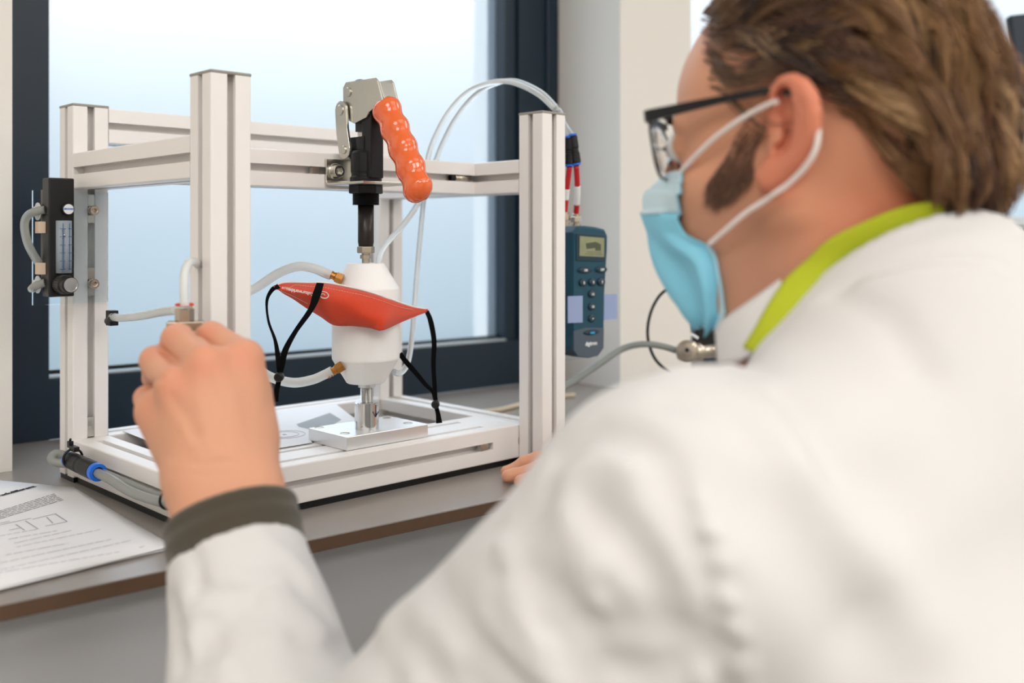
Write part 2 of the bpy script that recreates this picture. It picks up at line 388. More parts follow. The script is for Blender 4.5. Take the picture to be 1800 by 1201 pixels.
# screws, slot nuts and the corner connector
def cap_screw(p, d, r, h, parent, name='bolt', m='steel'):
    d = nrm(d); p = np.asarray(p, float); x, y, _ = frame_of(d); n = 24; g = G()
    def ring(rr, hh, k=24): return [p + d * hh + (x * math.cos(2 * math.pi * i / k) + y * math.sin(2 * math.pi * i / k)) * rr for i in range(k)]
    def hexr(rr, hh):
        out = []
        for i in range(24):
            a = 2 * math.pi * i / 24; s = rr * math.cos(math.pi / 6) / math.cos((a % (math.pi / 3)) - math.pi / 6); out.append(p + d * hh + (x * math.cos(a) + y * math.sin(a)) * s)
        return out
    g.rings([ring(r, 0), ring(r, h * .88), ring(r * .9, h), ring(r * .62, h), hexr(r * .52, h - .0004), hexr(r * .52, h * .45)], smooth=False)
    return g.build(name, m, parent)
for (u, v) in ((159, 369), (163, 499)):
    q = onx(u, v, 0)
cap_screw((W_ - .0325, YC - .0005 + .006, ZT - .02), (-1, 0, 0), .0042, .005, cross, 'connector_bolt', 'black')
g = G(); g.cyl((W_ - .031, YC + .005, ZT - .02), (W_ - .004, YC + .005, ZT - .02), .0044); g.build('connector', 'nickel', cross)
g = G(); g.obox((.187, YC + .004, ZT - .02), (Xa, Ya, Za), (.0045, .003, .0038)); g.build('slot_nut', 'steel', cross)
g = G(); g.obox((W_ - .055, S_ + .004, zb0 + .02), (Xa, Ya, Za), (.006, .003, .0038)); g.build('slot_nut', 'steel', fbm)
g = G(); g.obox((.02, D_ + .004, zb1 + .012), (Xa, Ya, Za), (.0038, .003, .011)); g.build('slot_nut', 'steel', p2)

# ------------------------------------------------------------------ toggle clamp hung on the cross beam
XA, YA = .2275, .082
clamp = thing('toggle_clamp', 'upright steel toggle clamp with ribbed orange handle bolted to the cross beam', 'clamp', (XA, YA, .25))
g = G()    # L bracket
def bend(pts2, th):  # thick strip in the y,z plane, swept in x
    pass
zb_, zt_ = .3305, .3605
prof = [(YC - .0004, zt_), (YC - .0036, zt_), (YC - .0036, zb_ + .006), (YC - .0046, zb_ + .0036), (YC - .0075, zb_ + .003), (.046, zb_ + .003), (.046, zb_), (YC - .006, zb_), (YC - .0015, zb_ + .002), (YC - .0004, zb_ + .006)]
g.prism([(.1975, a, b) for a, b in prof], (.062, 0, 0))
br = g.build('bracket', 'steel', clamp, .0006)
cap_screw((.2095, YC - .0036, .3468), (0, -1, 0), .0072, .0085, br)
g = G(); g.bcyl((.2095, YC - .0036, .3468), (.2095, YC - .0052, .3468), .0092); g.build('washer', 'steel', br)
g = G(); g.lathe((XA, YA, zb_ + .003), (0, 0, 1), [(.0165, 0), (.0175, .001), (.0175, .006), (.0158, .0068), (.0158, .0105), (.0165, .012), (.0165, .032), (.0145, .035)], 32)
g.obox((XA, YA + .004, .372), (Xa, Ya, Za), (.0095, .0135, .012)); g.build('clamp_body', 'black', clamp, .0008)
g = G(); g.obox((XA, YA - .0125, .380), (Xa, Ya, Za), (.0085, .0085, .042)); g.build('guide_arm', 'black', clamp, .001)
g = G(); g.lathe((XA, YA, zb_), (0, 0, -1), [(.0185, 0), (.0188, .0008), (.0188, .0082), (.0175, .009)], 6); g.build('lock_nut', 'black', clamp, .0006)
g = G(); pr_ = []
for k in range(10): pr_ += [(.0142, .009 + k * .0013), (.0149, .009 + k * .0013 + .00065)]
g.lathe((XA, YA, zb_), (0, 0, -1), pr_, 32); g.build('threaded_collar', 'black', clamp)
g = G(); g.lathe((XA, YA, .309), (0, 0, -1), [(.0088, 0), (.0088, .041), (.0082, .0435), (.0082, .046)], 32, True); g.build('plunger', 'plun', clamp)
g = G(); g.lathe((XA, YA, .2635), (0, 0, -1), [(.0094, 0), (.0098, .0008), (.0098, .0066), (.009, .0074)], 6); g.build('spindle_nut', 'nickel', clamp, .0004)
g = G(); g.lathe((XA, YA, .2562), (0, 0, -1), [(.0048, 0), (.0048, .002), (.0064, .002), (.0064, .0062), (.0045, .0062), (.0045, .0118)], 6); g.build('spindle_screw', 'nickel', clamp, .0003)
# side links (two, either side) : capsule plates in the YZ plane
def capsule_plate(g, x0, x1, a, b, r, bow=0.0, n=12):
    a = np.array(a); b = np.array(b); d = nrm(b - a); nn = np.array([-d[1], d[0]]); P = []
    for k in range(n + 1):
        t = math.pi / 2 + math.pi * k / n; P.append(a + (d * math.cos(t) + nn * math.sin(t)) * r)
    P.append((a + b) / 2 - nn * r + nn * bow)
    for k in range(n + 1):
        t = -math.pi / 2 + math.pi * k / n; P.append(b + (d * math.cos(t) + nn * math.sin(t)) * r)
    P.append((a + b) / 2 + nn * r + nn * bow)
    g.prism([(x0, p[0], p[1]) for p in P], (x1 - x0, 0, 0))
LT, LB = (.1075, .4145), (.1005, .3700)
for sgn in (-1, 1):
    xo = XA + sgn * .0145
    g = G(); capsule_plate(g, xo - .0017, xo + .0017, LT, LB, .0105, .0015); lk = g.build('link_plate', 'steel', clamp, .0006)
    for (c, r) in ((LT, .0058), (LB, .0045)):
        g = G(); xs = xo + sgn * .0017; g.lathe((xs, c[0], c[1]), (sgn, 0, 0), [(r, 0), (r, .001), (r * .85, .0016)], 24, False); g.build('rivet', 'steel', lk)
    # lever cheek
    xi = XA + sgn * .0102
    lev = [(.1085, .408), (.1095, .440), (.104, .4458), (.050, .4445), (.046, .4415), (.037, .4195), (.062, .408), (.0655, .4035), (.088, .3985), (.098, .402)]
    g = G(); g.prism([(xi - .0013, a, b) for a, b in lev], (.0026, 0, 0)); lv = g.build('lever_plate', 'steel', clamp, .0006)
    g = G(); g.lathe((xi + sgn * .0013, .0985, .434), (sgn, 0, 0), [(.0052, 0), (.0052, .0012), (.0044, .0018)], 24, False); g.build('rivet', 'steel', lv)
for c, hw_, r in ((LT, .0145, .0045), (LB, .0145, .0042), ((.0985, .434), .010, .004)): G().cyl((XA - hw_, *c), (XA + hw_, *c), r).build('pivot_pin', 'steel', clamp)
g = G(); g.prism([(XA - .0088, a, b) for a, b in [(.066, .4440), (.0455, .4405), (.036, .419), (.040, .4175), (.049, .4378), (.066, .4415)]], (.0176, 0, 0)); g.build('lever_bridge', 'steel', clamp, .0006)
g = G(); g.lathe((XA + .001, .093, .4452), (0, 0, 1), [(.0075, 0), (.0075, .001), (.005, .003), (.0015, .0038)], 20, True); g.obox((XA, .085, .412), (Xa, Ya, Za), (.0062, .008, .022)); g.build('bump_stop', 'black', clamp)
# handle: dipped vinyl with finger ribs
h0 = np.array([XA, .0475, .4150]); h1 = np.array([XA, -.0095, .3220]); hd = nrm(h1 - h0); hx = Xa; hy = np.cross(hd, hx); HLn = np.linalg.norm(h1 - h0)
R = []
for i in range(61):
    t = i / 60; s = t * (HLn + .018) - .006
    base = .0152 + .0011 * math.sin(2 * math.pi * (t * 5.0 - .22)) * (1 if .04 < t < .9 else .3)
    if t < .06: base *= (.5 + .5 * (t / .06) ** .5)
    if t > .88: base = .0165 * math.sqrt(max(1 - ((t - .88) / .12) ** 2, 0.0004))
    bow = math.sin(t * math.pi) * .002
    R.append([h0 + hd * s + hy * bow + (hx * math.cos(a) * base * .90 + hy * math.sin(a) * base * 1.10) for a in np.linspace(0, 2 * math.pi, 29)[:-1]])
G().rings(R).build('handle_grip', 'orange', clamp, label='glossy orange finger-ribbed grip')

# ------------------------------------------------------------------ white test head on its aluminium stand
head = thing('mask_test_head', 'white two-cone plastic test head on a threaded aluminium pedestal and base plate', 'test head', (XA, YA, .048))
g = G(); g.box((.1840, .0560, .0482), (.2945, .1290, .0628)); bp = g.build('base_plate', 'milled', head, .0007)
for (u, v) in ((561, 752), (606, 762), (680, 735), (717, 744)):
    q = onz(u, v, .0628); g = G(); g.lathe((q[0], q[1], .0627), Za, [(.0056, 0), (.0056, .0003), (.0046, .0005), (.0046, -.0001 + .0003), (.0022, .0002)], 24); g.build('countersunk_screw', 'nickel', bp)
g = G(); g.lathe((XA + .0012, YA, .0628), Za, [(.0132, 0), (.0132, .0285), (.0124, .0293)], 40); ped = g.build('pedestal', 'chrome', head, .0)
pr_ = []
for k in range(13): pr_ += [(.0062, .0915 + k * .0014), (.0071, .0915 + k * .0014 + .0007)]
g = G(); g.lathe((XA + .0012, YA, 0), Za, pr_, 24); g.build('threaded_rod', 'chrome', head)
g = G(); g.lathe((XA + .0012, YA, .1085), Za, [(.0095, 0), (.0095, .0055)], 24); g.build('collar', 'milled', head)
g = G(); g.lathe((XA, YA, .1135), Za, [(.0200, 0), (.0212, .0008), (.0366, .0262), (.0370, .0280), (.0370, .0700)], 56); g.build('lower_shell', 'white', head, .0)
g = G(); g.lathe((XA, YA, .1838), Za, [(.0370, 0), (.0370, .0330), (.0366, .0345), (.0200, .0606), (.0190, .0612)], 56); g.build('upper_shell', 'white', head, .0)
g = G(); q = ony(660, 722, YA - .0131)   # hand-drawn arrow
qa = [ony(661, 712, YA - .0130), ony(660, 733, YA - .0130)]
g.tube([qa[0], qa[1]], .0005, 6, smoothpath=False); g.tube([ony(655, 724, YA - .0131), qa[1]], .0005, 6, smoothpath=False); g.tube([ony(666, 723, YA - .0131), qa[1]], .0005, 6, smoothpath=False)
g.build('drawn_arrow', 'inkb', ped)
def barb(p, d, parent):
    d = nrm(d); p = np.asarray(p, float)
    g = G(); g.lathe(p, d, [(.0062, -.004), (.0062, .0035)], 6); g.lathe(p, d, [(.0040, .0035), (.0046, .005), (.0038, .0065), (.0046, .008), (.0038, .0095), (.0045, .011), (.0035, .0125), (.0042, .014), (.0034, .0165)], 18, True)
    return g.build('hose_barb', 'brass', parent)
bu = at(596, 489, 1.088); bud = at(566, 476, 1.088) - bu; barb(bu, bud, head)
bl = at(597, 646, 1.088); bld = at(572, 662, 1.088) - bl; barb(bl, bld, head)

# ------------------------------------------------------------------ orange cloth mask clamped between the shells
fm = thing('cloth_face_mask', 'orange cloth face mask with black elastic straps clamped around the white test head', 'face mask', at(630, 560, 1.07))
top = [(481, 505, 1.00), (495, 499, 1.01), (510, 497.5, 1.025), (545, 498, 1.045), (572, 498.5, 1.052), (600, 503, 1.062), (640, 512, 1.072), (675, 523, 1.085), (705, 534, 1.105), (728, 541, 1.130), (752, 545, 1.158)]
bot = [(487, 508, 1.003), (499, 517, 1.012), (515, 526, 1.025), (540, 543, 1.040), (563, 557, 1.048), (587, 572, 1.058), (620, 573.5, 1.062), (650, 577, 1.064), (672, 581, 1.066), (705, 567, 1.10), (754, 547, 1.160)]
rows = []
tp = catmull(top, 5); bp_ = catmull(bot, 5)
tp = [np.array(a) for a in tp]; bp_ = [np.array(a) for a in bp_]
NR = 15
for i in range(NR):
    t = i / (NR - 1); row = []
    for j in range(len(tp)):
        s = j / (len(tp) - 1)
        p = tp[j] * (1 - t) + bp_[j] * t
        bulge = math.sin(math.pi * t) * .020 * math.sin(math.pi * min(1, s * 1.05)) ** 1.2
        keel = .010 * math.exp(-((s - (.80 - .06 * (1 - t))) / .05) ** 2) * (.15 + t)
        fold = .0032 * math.sin(9 * s + 5 * t) * math.sin(math.pi * t) * (1 if s < .8 else .4) + .0024 * math.sin(22 * s - 7 * t + 1) * t * math.exp(-((s - .5) / .25) ** 2)
        d = p[2] - bulge - keel + fold
        row.append(at(p[0], p[1], d))
    rows.append(row)
G().sheet(rows, -.0011).build('mask_panel', 'cloth', fm)
# pale lining just inside the upper hem
hem = [at(a[0], a[1] - 1.2, a[2] + .0028) for a in tp]; G().tube(hem, .0011, 6, 1).build('lining_edge', 'clothin', fm)
# back half of the mask behind the head
back = []
for i in range(9):
    t = i / 8; row = []
    for j in range(15):
        s = j / 14; a = at(520 + 232 * s, (500 + 44 * s) * (1 - t) + (527 + 20 * s + 30 * math.sin(math.pi * s)) * t, 1.045 + .11 * s + .075 * math.sin(math.pi * s) ** .7)
        row.append(a)
    back.append(row)
G().sheet(back, .001).build('rear_panel', 'cloth', fm)
# stitching
g = G()
def stitch(line, n):
    P = catmull(line, 8); P = np.array(P); L = np.r_[0, np.cumsum(np.linalg.norm(np.diff(P, axis=0), axis=1))]
    for k in range(n):
        a = (k + .15) / n * L[-1]; b = (k + .75) / n * L[-1]
        pa = np.array([np.interp(a, L, P[:, c]) for c in range(3)]); pb = np.array([np.interp(b, L, P[:, c]) for c in range(3)]); g.tube([pa, pb], .00028, 5, smoothpath=False)
def surf(s, t, off=-.0004):
    A = np.array(rows); j = s * (A.shape[1] - 1); i = t * (NR - 1); j0 = int(min(j, A.shape[1] - 2)); i0 = int(min(i, NR - 2)); fj = j - j0; fi = i - i0
    p = (A[i0, j0] * (1 - fi) + A[i0 + 1, j0] * fi) * (1 - fj) + (A[i0, j0 + 1] * (1 - fi) + A[i0 + 1, j0 + 1] * fi) * fj
    return p + nrm(CAM - p) * (.0011 - off)
stitch([surf(s, .12 if .2 < s < .9 else .3) for s in np.linspace(.05, .93, 26)], 62)
stitch([surf(s, .80) for s in np.linspace(.06, .30, 8)], 16)
so = g.build('stitching', 'thread', fm); so['kind'] = 'stuff'
ori = surf(.40, .26, -.0012); ex_ = nrm(surf(.14, .34) - surf(.36, .34)); eu_ = nrm(np.cross(nrm(CAM - ori), ex_))
text('Kulturwerkbad.nl', 'printed_lettering', 'wprint', fm, surf(.335, .34, -.0030), ex_, eu_, .0050, .0001, 'LEFT', .00008)
g = G()
cc = surf(.400, .36, -.0030)
rr0 = nrm(-ex_); uu0 = -eu_
g.tube([cc + (rr0 * math.cos(a) * 1.3 + uu0 * math.sin(a) * .8 - (rr0 * math.sin(a) * 0)) * (.0010 + .0005 * a) for a in np.linspace(0, 9.5, 26)], [.0002, .0006, .0003], 5, 2)
g.build('printed_swirl', 'wprint', fm)
def strap(pts, widths, ups, name='strap'):
    return G().ribbon([at(*p) for p in pts], widths, ups, .0009).build(name, 'webbing', fm)
up1 = [Rr * .3 + Vv, Rr, Rr * .2 + Vv, Rr, Rr]
s1 = strap([(490, 503, 1.003), (478, 510, 1.0), (469, 530, .998), (472, 565, .998), (484, 600, .998), (490, 640, .998), (491, 662, .998), (486, 690, .998), (484, 706, .998)], [.006, .004, .0024, .003, .005, .005, .005, .006], [Rr, Rr, Rr * .4 + Vv, Rr * .6 + Vv, Rr, Rr, Rr])
s1b = strap([(563, 498, 1.024), (556, 520, 1.012), (546, 545, 1.008), (520, 582, 1.006), (502, 615, 1.002), (496, 640, 1.0), (491, 664, .9975)], [.0075, .0085, .0055, .0045, .006, .006, .005], [Rr])
q = at(490.5, 663, .9935); g = G(); g.lathe(q - Vv * .001, Vv, [(.003, -.0035), (.0046, -.002), (.0048, 0), (.0046, .004), (.003, .005)], 20, True); g.build('cord_stop', 'blackpl', fm)
s2 = strap([(750, 547, 1.156), (757, 565, 1.15), (763, 600, 1.148), (762, 640, 1.148), (764, 680, 1.148), (766, 710, 1.148), (770, 728, 1.148), (772, 744, 1.148)], [.005, .006, .0055, .005, .005, .005, .007], [Rr])
s2b = strap([(703, 622, 1.15), (712, 634, 1.145), (732, 657, 1.145), (748, 676, 1.146), (760, 688, 1.147), (764, 700, 1.148)], [.0055, .006, .005, .004, .004], [Uu + Rr])
q = at(765.5, 711, 1.144); g = G(); g.lathe(q - Vv * .001, Vv, [(.003, -.0035), (.0046, -.002), (.0048, 0), (.0046, .004), (.003, .005)], 20, True); g.build('cord_stop', 'blackpl', fm)

# ------------------------------------------------------------------ hoses
def hose(name, label, pts, r, m, cat='hose', inner=True):
    g = G(); g.tube([at(*p) for p in pts], r, 14, 7); o = g.build(name, m); tag(o, label, cat)
    return o
hose('air_hose', 'milky hose curving from behind the front post to the upper brass barb', [(430, 516, 1.10), (455, 503, 1.10), (490, 480, 1.095), (525, 468, 1.090), (552, 472, 1.088), (571, 480, 1.088), (582, 484, 1.088)], .0052, 'hosem')
hose('air_hose', 'milky hose sagging from behind the front post to the lower brass barb', [(430, 630, 1.09), (452, 648, 1.09), (478, 664, 1.09), (515, 673, 1.088), (548, 668, 1.088), (568, 660, 1.088), (584, 652, 1.088)], .0052, 'hosem')
hose('sensing_hose', 'clear hose running from the arch down into the top of the white head', [(975, 192, 1.22), (945, 165, 1.24), (905, 146, 1.25), (870, 144, 1.255), (825, 160, 1.26), (790, 195, 1.26), (765, 240, 1.26), (752, 280, 1.262), (748, 330, 1.262), (730, 366, 1.22), (705, 400, 1.17), (678, 430, 1.13), (667, 450, 1.115), (665, 470, 1.112)], .0034, 'hose')
hose('sensing_hose', 'clear hose hanging behind the cross beam to the lower right of the white head', [(979, 190, 1.225), (950, 162, 1.245), (905, 142.5, 1.265), (865, 149, 1.27), (830, 172, 1.275), (800, 210, 1.275), (778, 252, 1.28), (765, 285, 1.282), (748, 335, 1.275), (740, 400, 1.25), (733, 480, 1.22), (727, 560, 1.19), (722, 610, 1.17), (715, 642, 1.155), (703, 656, 1.145), (692, 654, 1.135)], .0034, 'hose')
hose('supply_hose', 'clear hose arching up from the nickel fitting and behind the front post', [(325, 540, .86), (324, 510, .862), (325, 480, .868), (332, 463, .885), (345, 462, .91), (362, 480, .94)], .0034 * 1.15, 'hosem')
o = hose('supply_hose', 'clear hose from the black elbow on the rear left post to the nickel fitting', [(197, 557, 1.12), (215, 559, 1.08), (250, 555, 1.0), (285, 548, .93), (312, 545, .88)], .0042, 'hosem')
g = G(); g.obox(at(197, 559, 1.125), (Xa, Ya, Za), (.005, .006, .0085)); g.cyl(at(190, 565, 1.13), at(203, 556, 1.11), .0045); tag(g.build('elbow_fitting', 'black', None, .001), 'black elbow fitting on the rear left post', 'fitting')
# valve with fitting, held by the hand
vc = at(326, 580, .868)
vv = thing('needle_valve', 'nickel valve block with red-ringed hose fitting beside the front post', 'valve', vc)
g = G(); g.obox(vc + np.array([0, 0, -.006]), (Rr + .25 * Vv, Vv - .25 * Rr, Uu), (.0150, .010, .0135)); vb = g.build('valve_block', 'nickel', vv, .0008)
ft = vc + np.array([0, 0, .0075]) - Rr * .0008
g = G(); g.lathe(ft, Uu, [(.0079, 0), (.0082, .0008), (.0082, .0100), (.0076, .0110)], 6); g.build('hex_fitting', 'nickel', vv, .0004)
g = G(); g.lathe(ft, Uu, [(.0066, .011), (.0066, .0130)], 24); g.build('collar', 'chrome', vv)
g = G(); g.lathe(ft, Uu, [(.0062, .0130), (.0078, .0134), (.0078, .0150), (.006, .0156)], 24); g.build('release_ring', 'redring', vv)
for (u, v) in ((305, 574), (315, 569)):
    q = at(u, v, .855); cap_screw(q, -Vv, .0014, .0012, vb, 'screw', 'steel')
g = G(); g.lathe(vc - Uu * .021 - Vv * .0, -Vv * .3 - Uu, [(.004, 0), (.004, .008), (.011, .008), (.0115, .018), (.010, .022)], 20); g.build('valve_knob', 'blackpl', vv)

# low hose along the left base beam with push connector
hp = [(96, 812, 1.13), (90, 806, 1.13), (96, 801, 1.125), (118, 810, 1.105)]
lowA = G().tube([at(*p) for p in [(112, 800, 1.14), (97, 798, 1.135), (90, 806, 1.13), (97, 813, 1.122), (120, 816, 1.095), (140, 822, 1.072)]], .0048, 14, 7).build('air_line', 'hoseg')
tag(lowA, 'smoky hose bending around the foot of the rear left post', 'hose')
c0 = at(124, 809, 1.085); c1 = at(170, 830, 1.035)
cn = thing('push_connector', 'black push connector with blue rings at the foot of the rear left post', 'connector', c0)
dd = nrm(c1 - c0); LL = np.linalg.norm(c1 - c0)
g = G(); g.lathe(c0, dd, [(.0078, 0), (.0088, .001), (.0092, LL * .42), (.0086, LL * .46), (.0086, LL * .52), (.0094, LL * .56), (.0094, LL * .93), (.0088, LL * .95)], 28, False); g.build('connector_body', 'black', cn)
g = G(); g.lathe(c0, dd, [(.006, -.004), (.0084, -.0035), (.0084, -.0003), (.006, .0)], 24); g.build('blue_ring', 'blue', cn)
g = G(); g.lathe(c0, dd, [(.0060, LL * .95), (.0092, LL * .955), (.0092, LL * 1.04), (.0090, LL * 1.06), (.0056, LL * 1.06), (.0050, LL * 0.98)], 24); g.build('blue_ring', 'blue', cn)
tag(G().tube([at(*p) for p in [(170, 831, 1.034), (195, 843, 1.008), (225, 862, .985), (260, 876, .955), (295, 885, .925), (330, 893, .90)]], .0048, 14, 7).build('air_line', 'hoseg'), 'smoky hose along the slot of the left base beam, thicker of the pair', 'hose')
tag(G().tube([at(*p) for p in [(178, 829, 1.040), (210, 843, 1.015), (250, 860, .985), (290, 876, .955), (325, 890, .93)]], .0036, 12, 7).build('air_line', 'hoseg'), 'thin smoky hose behind the thicker one on the left base beam', 'hose')
def tie(c, a, r, label, tail):
    a = nrm(a); x, y, _ = frame_of(a); t = thing('cable_tie', label, 'cable tie', c)
    g = G(); g.tube([c + (x * math.cos(k) + y * math.sin(k)) * r for k in np.linspace(0, 2 * math.pi, 17)[:-1]] + [c + x * r], .0013, 6, 2); g.build('tie_loop', 'blackpl', t)
    g = G(); q = c + Uu * (r + .001); g.obox(q + tail * .004, (tail, np.cross(tail, Uu), Uu), (.007, .003, .0026)); g.obox(q - tail * .007 + Uu * .003, (Uu, tail, np.cross(tail, Uu)), (.0035, .003, .0025)); g.tube([q - tail * .007, q - tail * .008 + Uu * .006, q - tail * .006 + Uu * .009], .0014, 6); g.build('tie_head', 'blackpl', t, .0006)
tie(at(128, 806, 1.08), dd, .0100, 'black cable tie around the push connector', nrm(np.array([0, -1, 0.0])))
tie(at(297, 878, .925), dd, .0088, 'black cable tie at the front end of the low hoses, by the wrist', nrm(np.array([0, -1, 0.0])))

# ------------------------------------------------------------------ flow meter on a clear plate
fw = thing('flow_meter', 'slim black flow meter with blue scale tube at the rear left post', 'flow meter', (-.01, .31, .2))
g = G(); g.box((-.0438, .3135, .2000), (.0377, .3172, .3243)); g.build('clear_plate', 'acryl', fw, .0004)
yf = .2830; a0 = ony(86, 312, yf); a1 = ony(131, 521, yf)
fx0, fx1, fz1, fz0 = a0[0], a1[0], a0[2], a1[2]
g = G(); g.box((fx0, yf, fz0), (fx1, .3030, fz1)); fb = g.build('meter_body', 'blackpl', fw, .0015)
g = G(); g.box((fx0 + .002, .3030, fz0 + .010), (fx1 - .002, .3134, fz1 - .012)); g.build('mounting_block', mat('brown_block', '6a625a', .6), fw, .0006)
cx = (fx0 + fx1) / 2 + .0018
ztop = ony(112, 388, yf)[2]; zbot = ony(112, 480, yf)[2]
g = G(); g.cyl((cx, yf - .0005, zbot), (cx, yf - .0005, ztop), .0082); tb = g.build('scale_tube', 'tubeg', fw)
g = G()
for k in range(6):
    z = ztop - .009 - k * .0086; g.box((cx - .0070, yf - .0090, z), (cx - .0012, yf - .0086, z + .0005)); g.box((cx + .0018, yf - .0090, z), (cx + .0070, yf - .0086, z + .0005))
    for j in range(1, 5): g.box((cx - .0052, yf - .0090, z - j * .0017), (cx - .0022, yf - .0086, z - j * .0017 + .00025))
g.box((cx - .0040, yf - .0090, zbot + .003), (cx - .0036, yf - .0086, ztop - .003)); g.box((cx + .0030, yf - .0090, zbot + .003), (cx + .0034, yf - .0086, ztop - .003))
so = g.build('printed_scale', 'printb', tb); so['kind'] = 'stuff'
g = G(); q = ony(113, 413, yf - .0085); 
for i in range(1): pass
bm_ = G(); bm_.lathe(q, Uu, [(.0004, -.0014), (.0012, -.0008), (.0015, 0), (.0012, .0008), (.0004, .0014)], 14, True); bm_.build('float_ball', 'chrome', tb)
q = ony(118, 368, yf); g = G(); g.bcyl((q[0], yf, q[2]), (q[0], yf - .004, q[2]), .0066); pl = g.build('round_plug', 'blackpl', fw)
g = G(); g.bcyl((q[0], yf - .0040, q[2]), (q[0], yf - .0047, q[2]), .0054, .0002); g.build('badge', 'wprint', pl)
text('BROOKS', 'badge_lettering', 'blue', pl, (q[0], yf - .0049, q[2] - .0006), (1, 0, 0), (0, 0, 1), .0026, .0001, bold=.00008)
kq = ony(128, 501, yf - .022)
g = G(); kn = [(.0098, 0), (.0098, .014), (.0088, .016), (.0088, .022), (.0082, .0235)]
k0 = np.array([kq[0] - .004, yf, kq[2]])
g.lathe(k0, (0.06, -1, 0), kn, 36); kb = g.build('knob', 'blackpl', fw, .0004)
g = G()
for k in range(30):
    a = 2 * math.pi * k / 30; dkn = nrm((0.06, -1, 0)); x, y, _ = frame_of(dkn); c = k0 + (x * math.cos(a) + y * math.sin(a)) * .0098; g.cyl(c + dkn * .001, c + dkn * .013, .0005, 6)
g.build('knurling', mat('knurl_grey', '4a4846', .5), kb)
dkn = nrm((0.06, -1, 0)); g = G(); g.lathe(k0 + dkn * .0235, dkn, [(.0076, 0), (.0076, .0008), (.0066, .0008), (.0064, .0002), (.0001, .0002)], 32); g.build('knob_face', 'chrome', kb)
for (u, v) in ((160, 370), (162, 499)):
    q = ony(u, v, .3100); cap_screw((.02, .3133, q[2]), (0, -1, 0), .0055, .0062, fw, 'plate_screw', 'nickel')
    g = G(); g.box((.0163, .3178, q[2] - .014), (.0237, .3198, q[2] + .018)); g.build('slot_nut', 'steel', fw)
for (u, v) in ((78, 400), (80, 472)):
    q = ony(u, v, .300); g = G(); g.obox((fx0 - .0035, .298, q[2]), (Xa, Ya, Za), (.0035, .006, .0062)); g.build('clip', mat('beige_clip', 'd9c3ac', .6), fw, .0004)
for (u, v) in ((76, 372), (77, 500)):
    q = ony(u, v, .309); g = G(); g.lathe((fx0 - .001, .309, q[2]), (-1, 0, 0), [(.0075, 0), (.0095, .001), (.0095, .002), (.005, .002), (.005, .006)], 28); g.build('hose_flange', 'hosem', fw)
hose('meter_hose', 'grey hose looping out left of the flow meter and back behind it', [(80, 369, 1.085), (66, 371, 1.085), (50, 378, 1.085), (43, 395, 1.085), (48, 425, 1.085), (60, 450, 1.088), (74, 470, 1.095), (92, 492, 1.12)], .0045, 'hoseg')
hose('meter_hose', 'short grey hose stub at the lower left of the flow meter', [(80, 497, 1.085), (70, 500, 1.085), (62, 503, 1.088), (56, 508, 1.10)], .0045, 'hoseg')

# ------------------------------------------------------------------ pressure meter taped behind the right post
my = .030
mt = thing('pressure_meter', 'blue handheld pressure meter with small screen taped beside the right post', 'pressure meter', ony(1035, 628, my))
mo = ony(1035, 515, my); mx = Xa; mz = Uu
def mp(u, v, off=0.0): q = ony(u, v, my); return np.array([q[0], my - off, q[2]])
outl = [(1009, 409), (1016, 398), (1030, 397), (1048, 399), (1064, 403), (1068, 412), (1067.5, 440), (1065, 480), (1062.5, 520), (1062, 560), (1061, 612), (1052, 625), (1035, 630), (1016, 626), (1009, 616), (1007, 560), (1007.5, 480)]
P2 = [mp(u, v) for u, v in outl]
cen = np.mean(P2, axis=0)
def grow(P, k, y): return [np.array([cen[0] + (p[0] - cen[0]) * k, y, cen[2] + (p[2] - cen[2]) * k]) for p in P]
g = G(); g.rings([grow(P2, .96, my + .030), grow(P2, 1.0, my + .027), grow(P2, 1.0, my + .003), grow(P2, .965, my)], smooth=False); mb = g.build('meter_case', 'meter', mt)
boot = [(1008.5, 582), (1030, 576), (1061.5, 577), (1061, 612), (1052, 625), (1035, 630), (1016, 626), (1009, 616)]
g = G(); bp2 = [mp(u, v) for u, v in boot]; g.rings([[p + np.array([0, .0285, 0]) for p in bp2], [p + np.array([0, -.0004, 0]) for p in bp2]], smooth=False); g.build('lower_cap', 'meterg', mt, .0008)
def mpoly(pts, y0, y1, name, m, par, bevel=0):
    g = G(); A = [mp(u, v, y0) for u, v in pts]; Bq = [mp(u, v, y1) for u, v in pts]; g.rings([A, Bq], smooth=False); return g.build(name, m, par, bevel)
mpoly([(1012, 410), (1064, 414), (1063, 460), (1012, 459)], -.0002, .0010, 'screen_bezel', 'meterd', mt, .0005)
sc_ = mpoly([(1018, 415), (1061, 418.5), (1060.5, 452), (1017.5, 450)], .0010, .0013, 'lcd_screen', 'lcd', mt)
mpoly([(1028, 428), (1046, 425), (1055, 430), (1055, 441), (1045, 441), (1045, 436), (1030, 438)], .0013, .0015, 'lcd_figures', 'lcdd', sc_)
g = G()
for k, (a, b) in enumerate([((1027, 446), (1058, 447)), ((1030, 442.5), (1056, 443.5))]): mpoly([a, b, (b[0], b[1] + .9), (a[0], a[1] + .9)], .0013, .0015, 'lcd_line', 'lcdd', sc_)
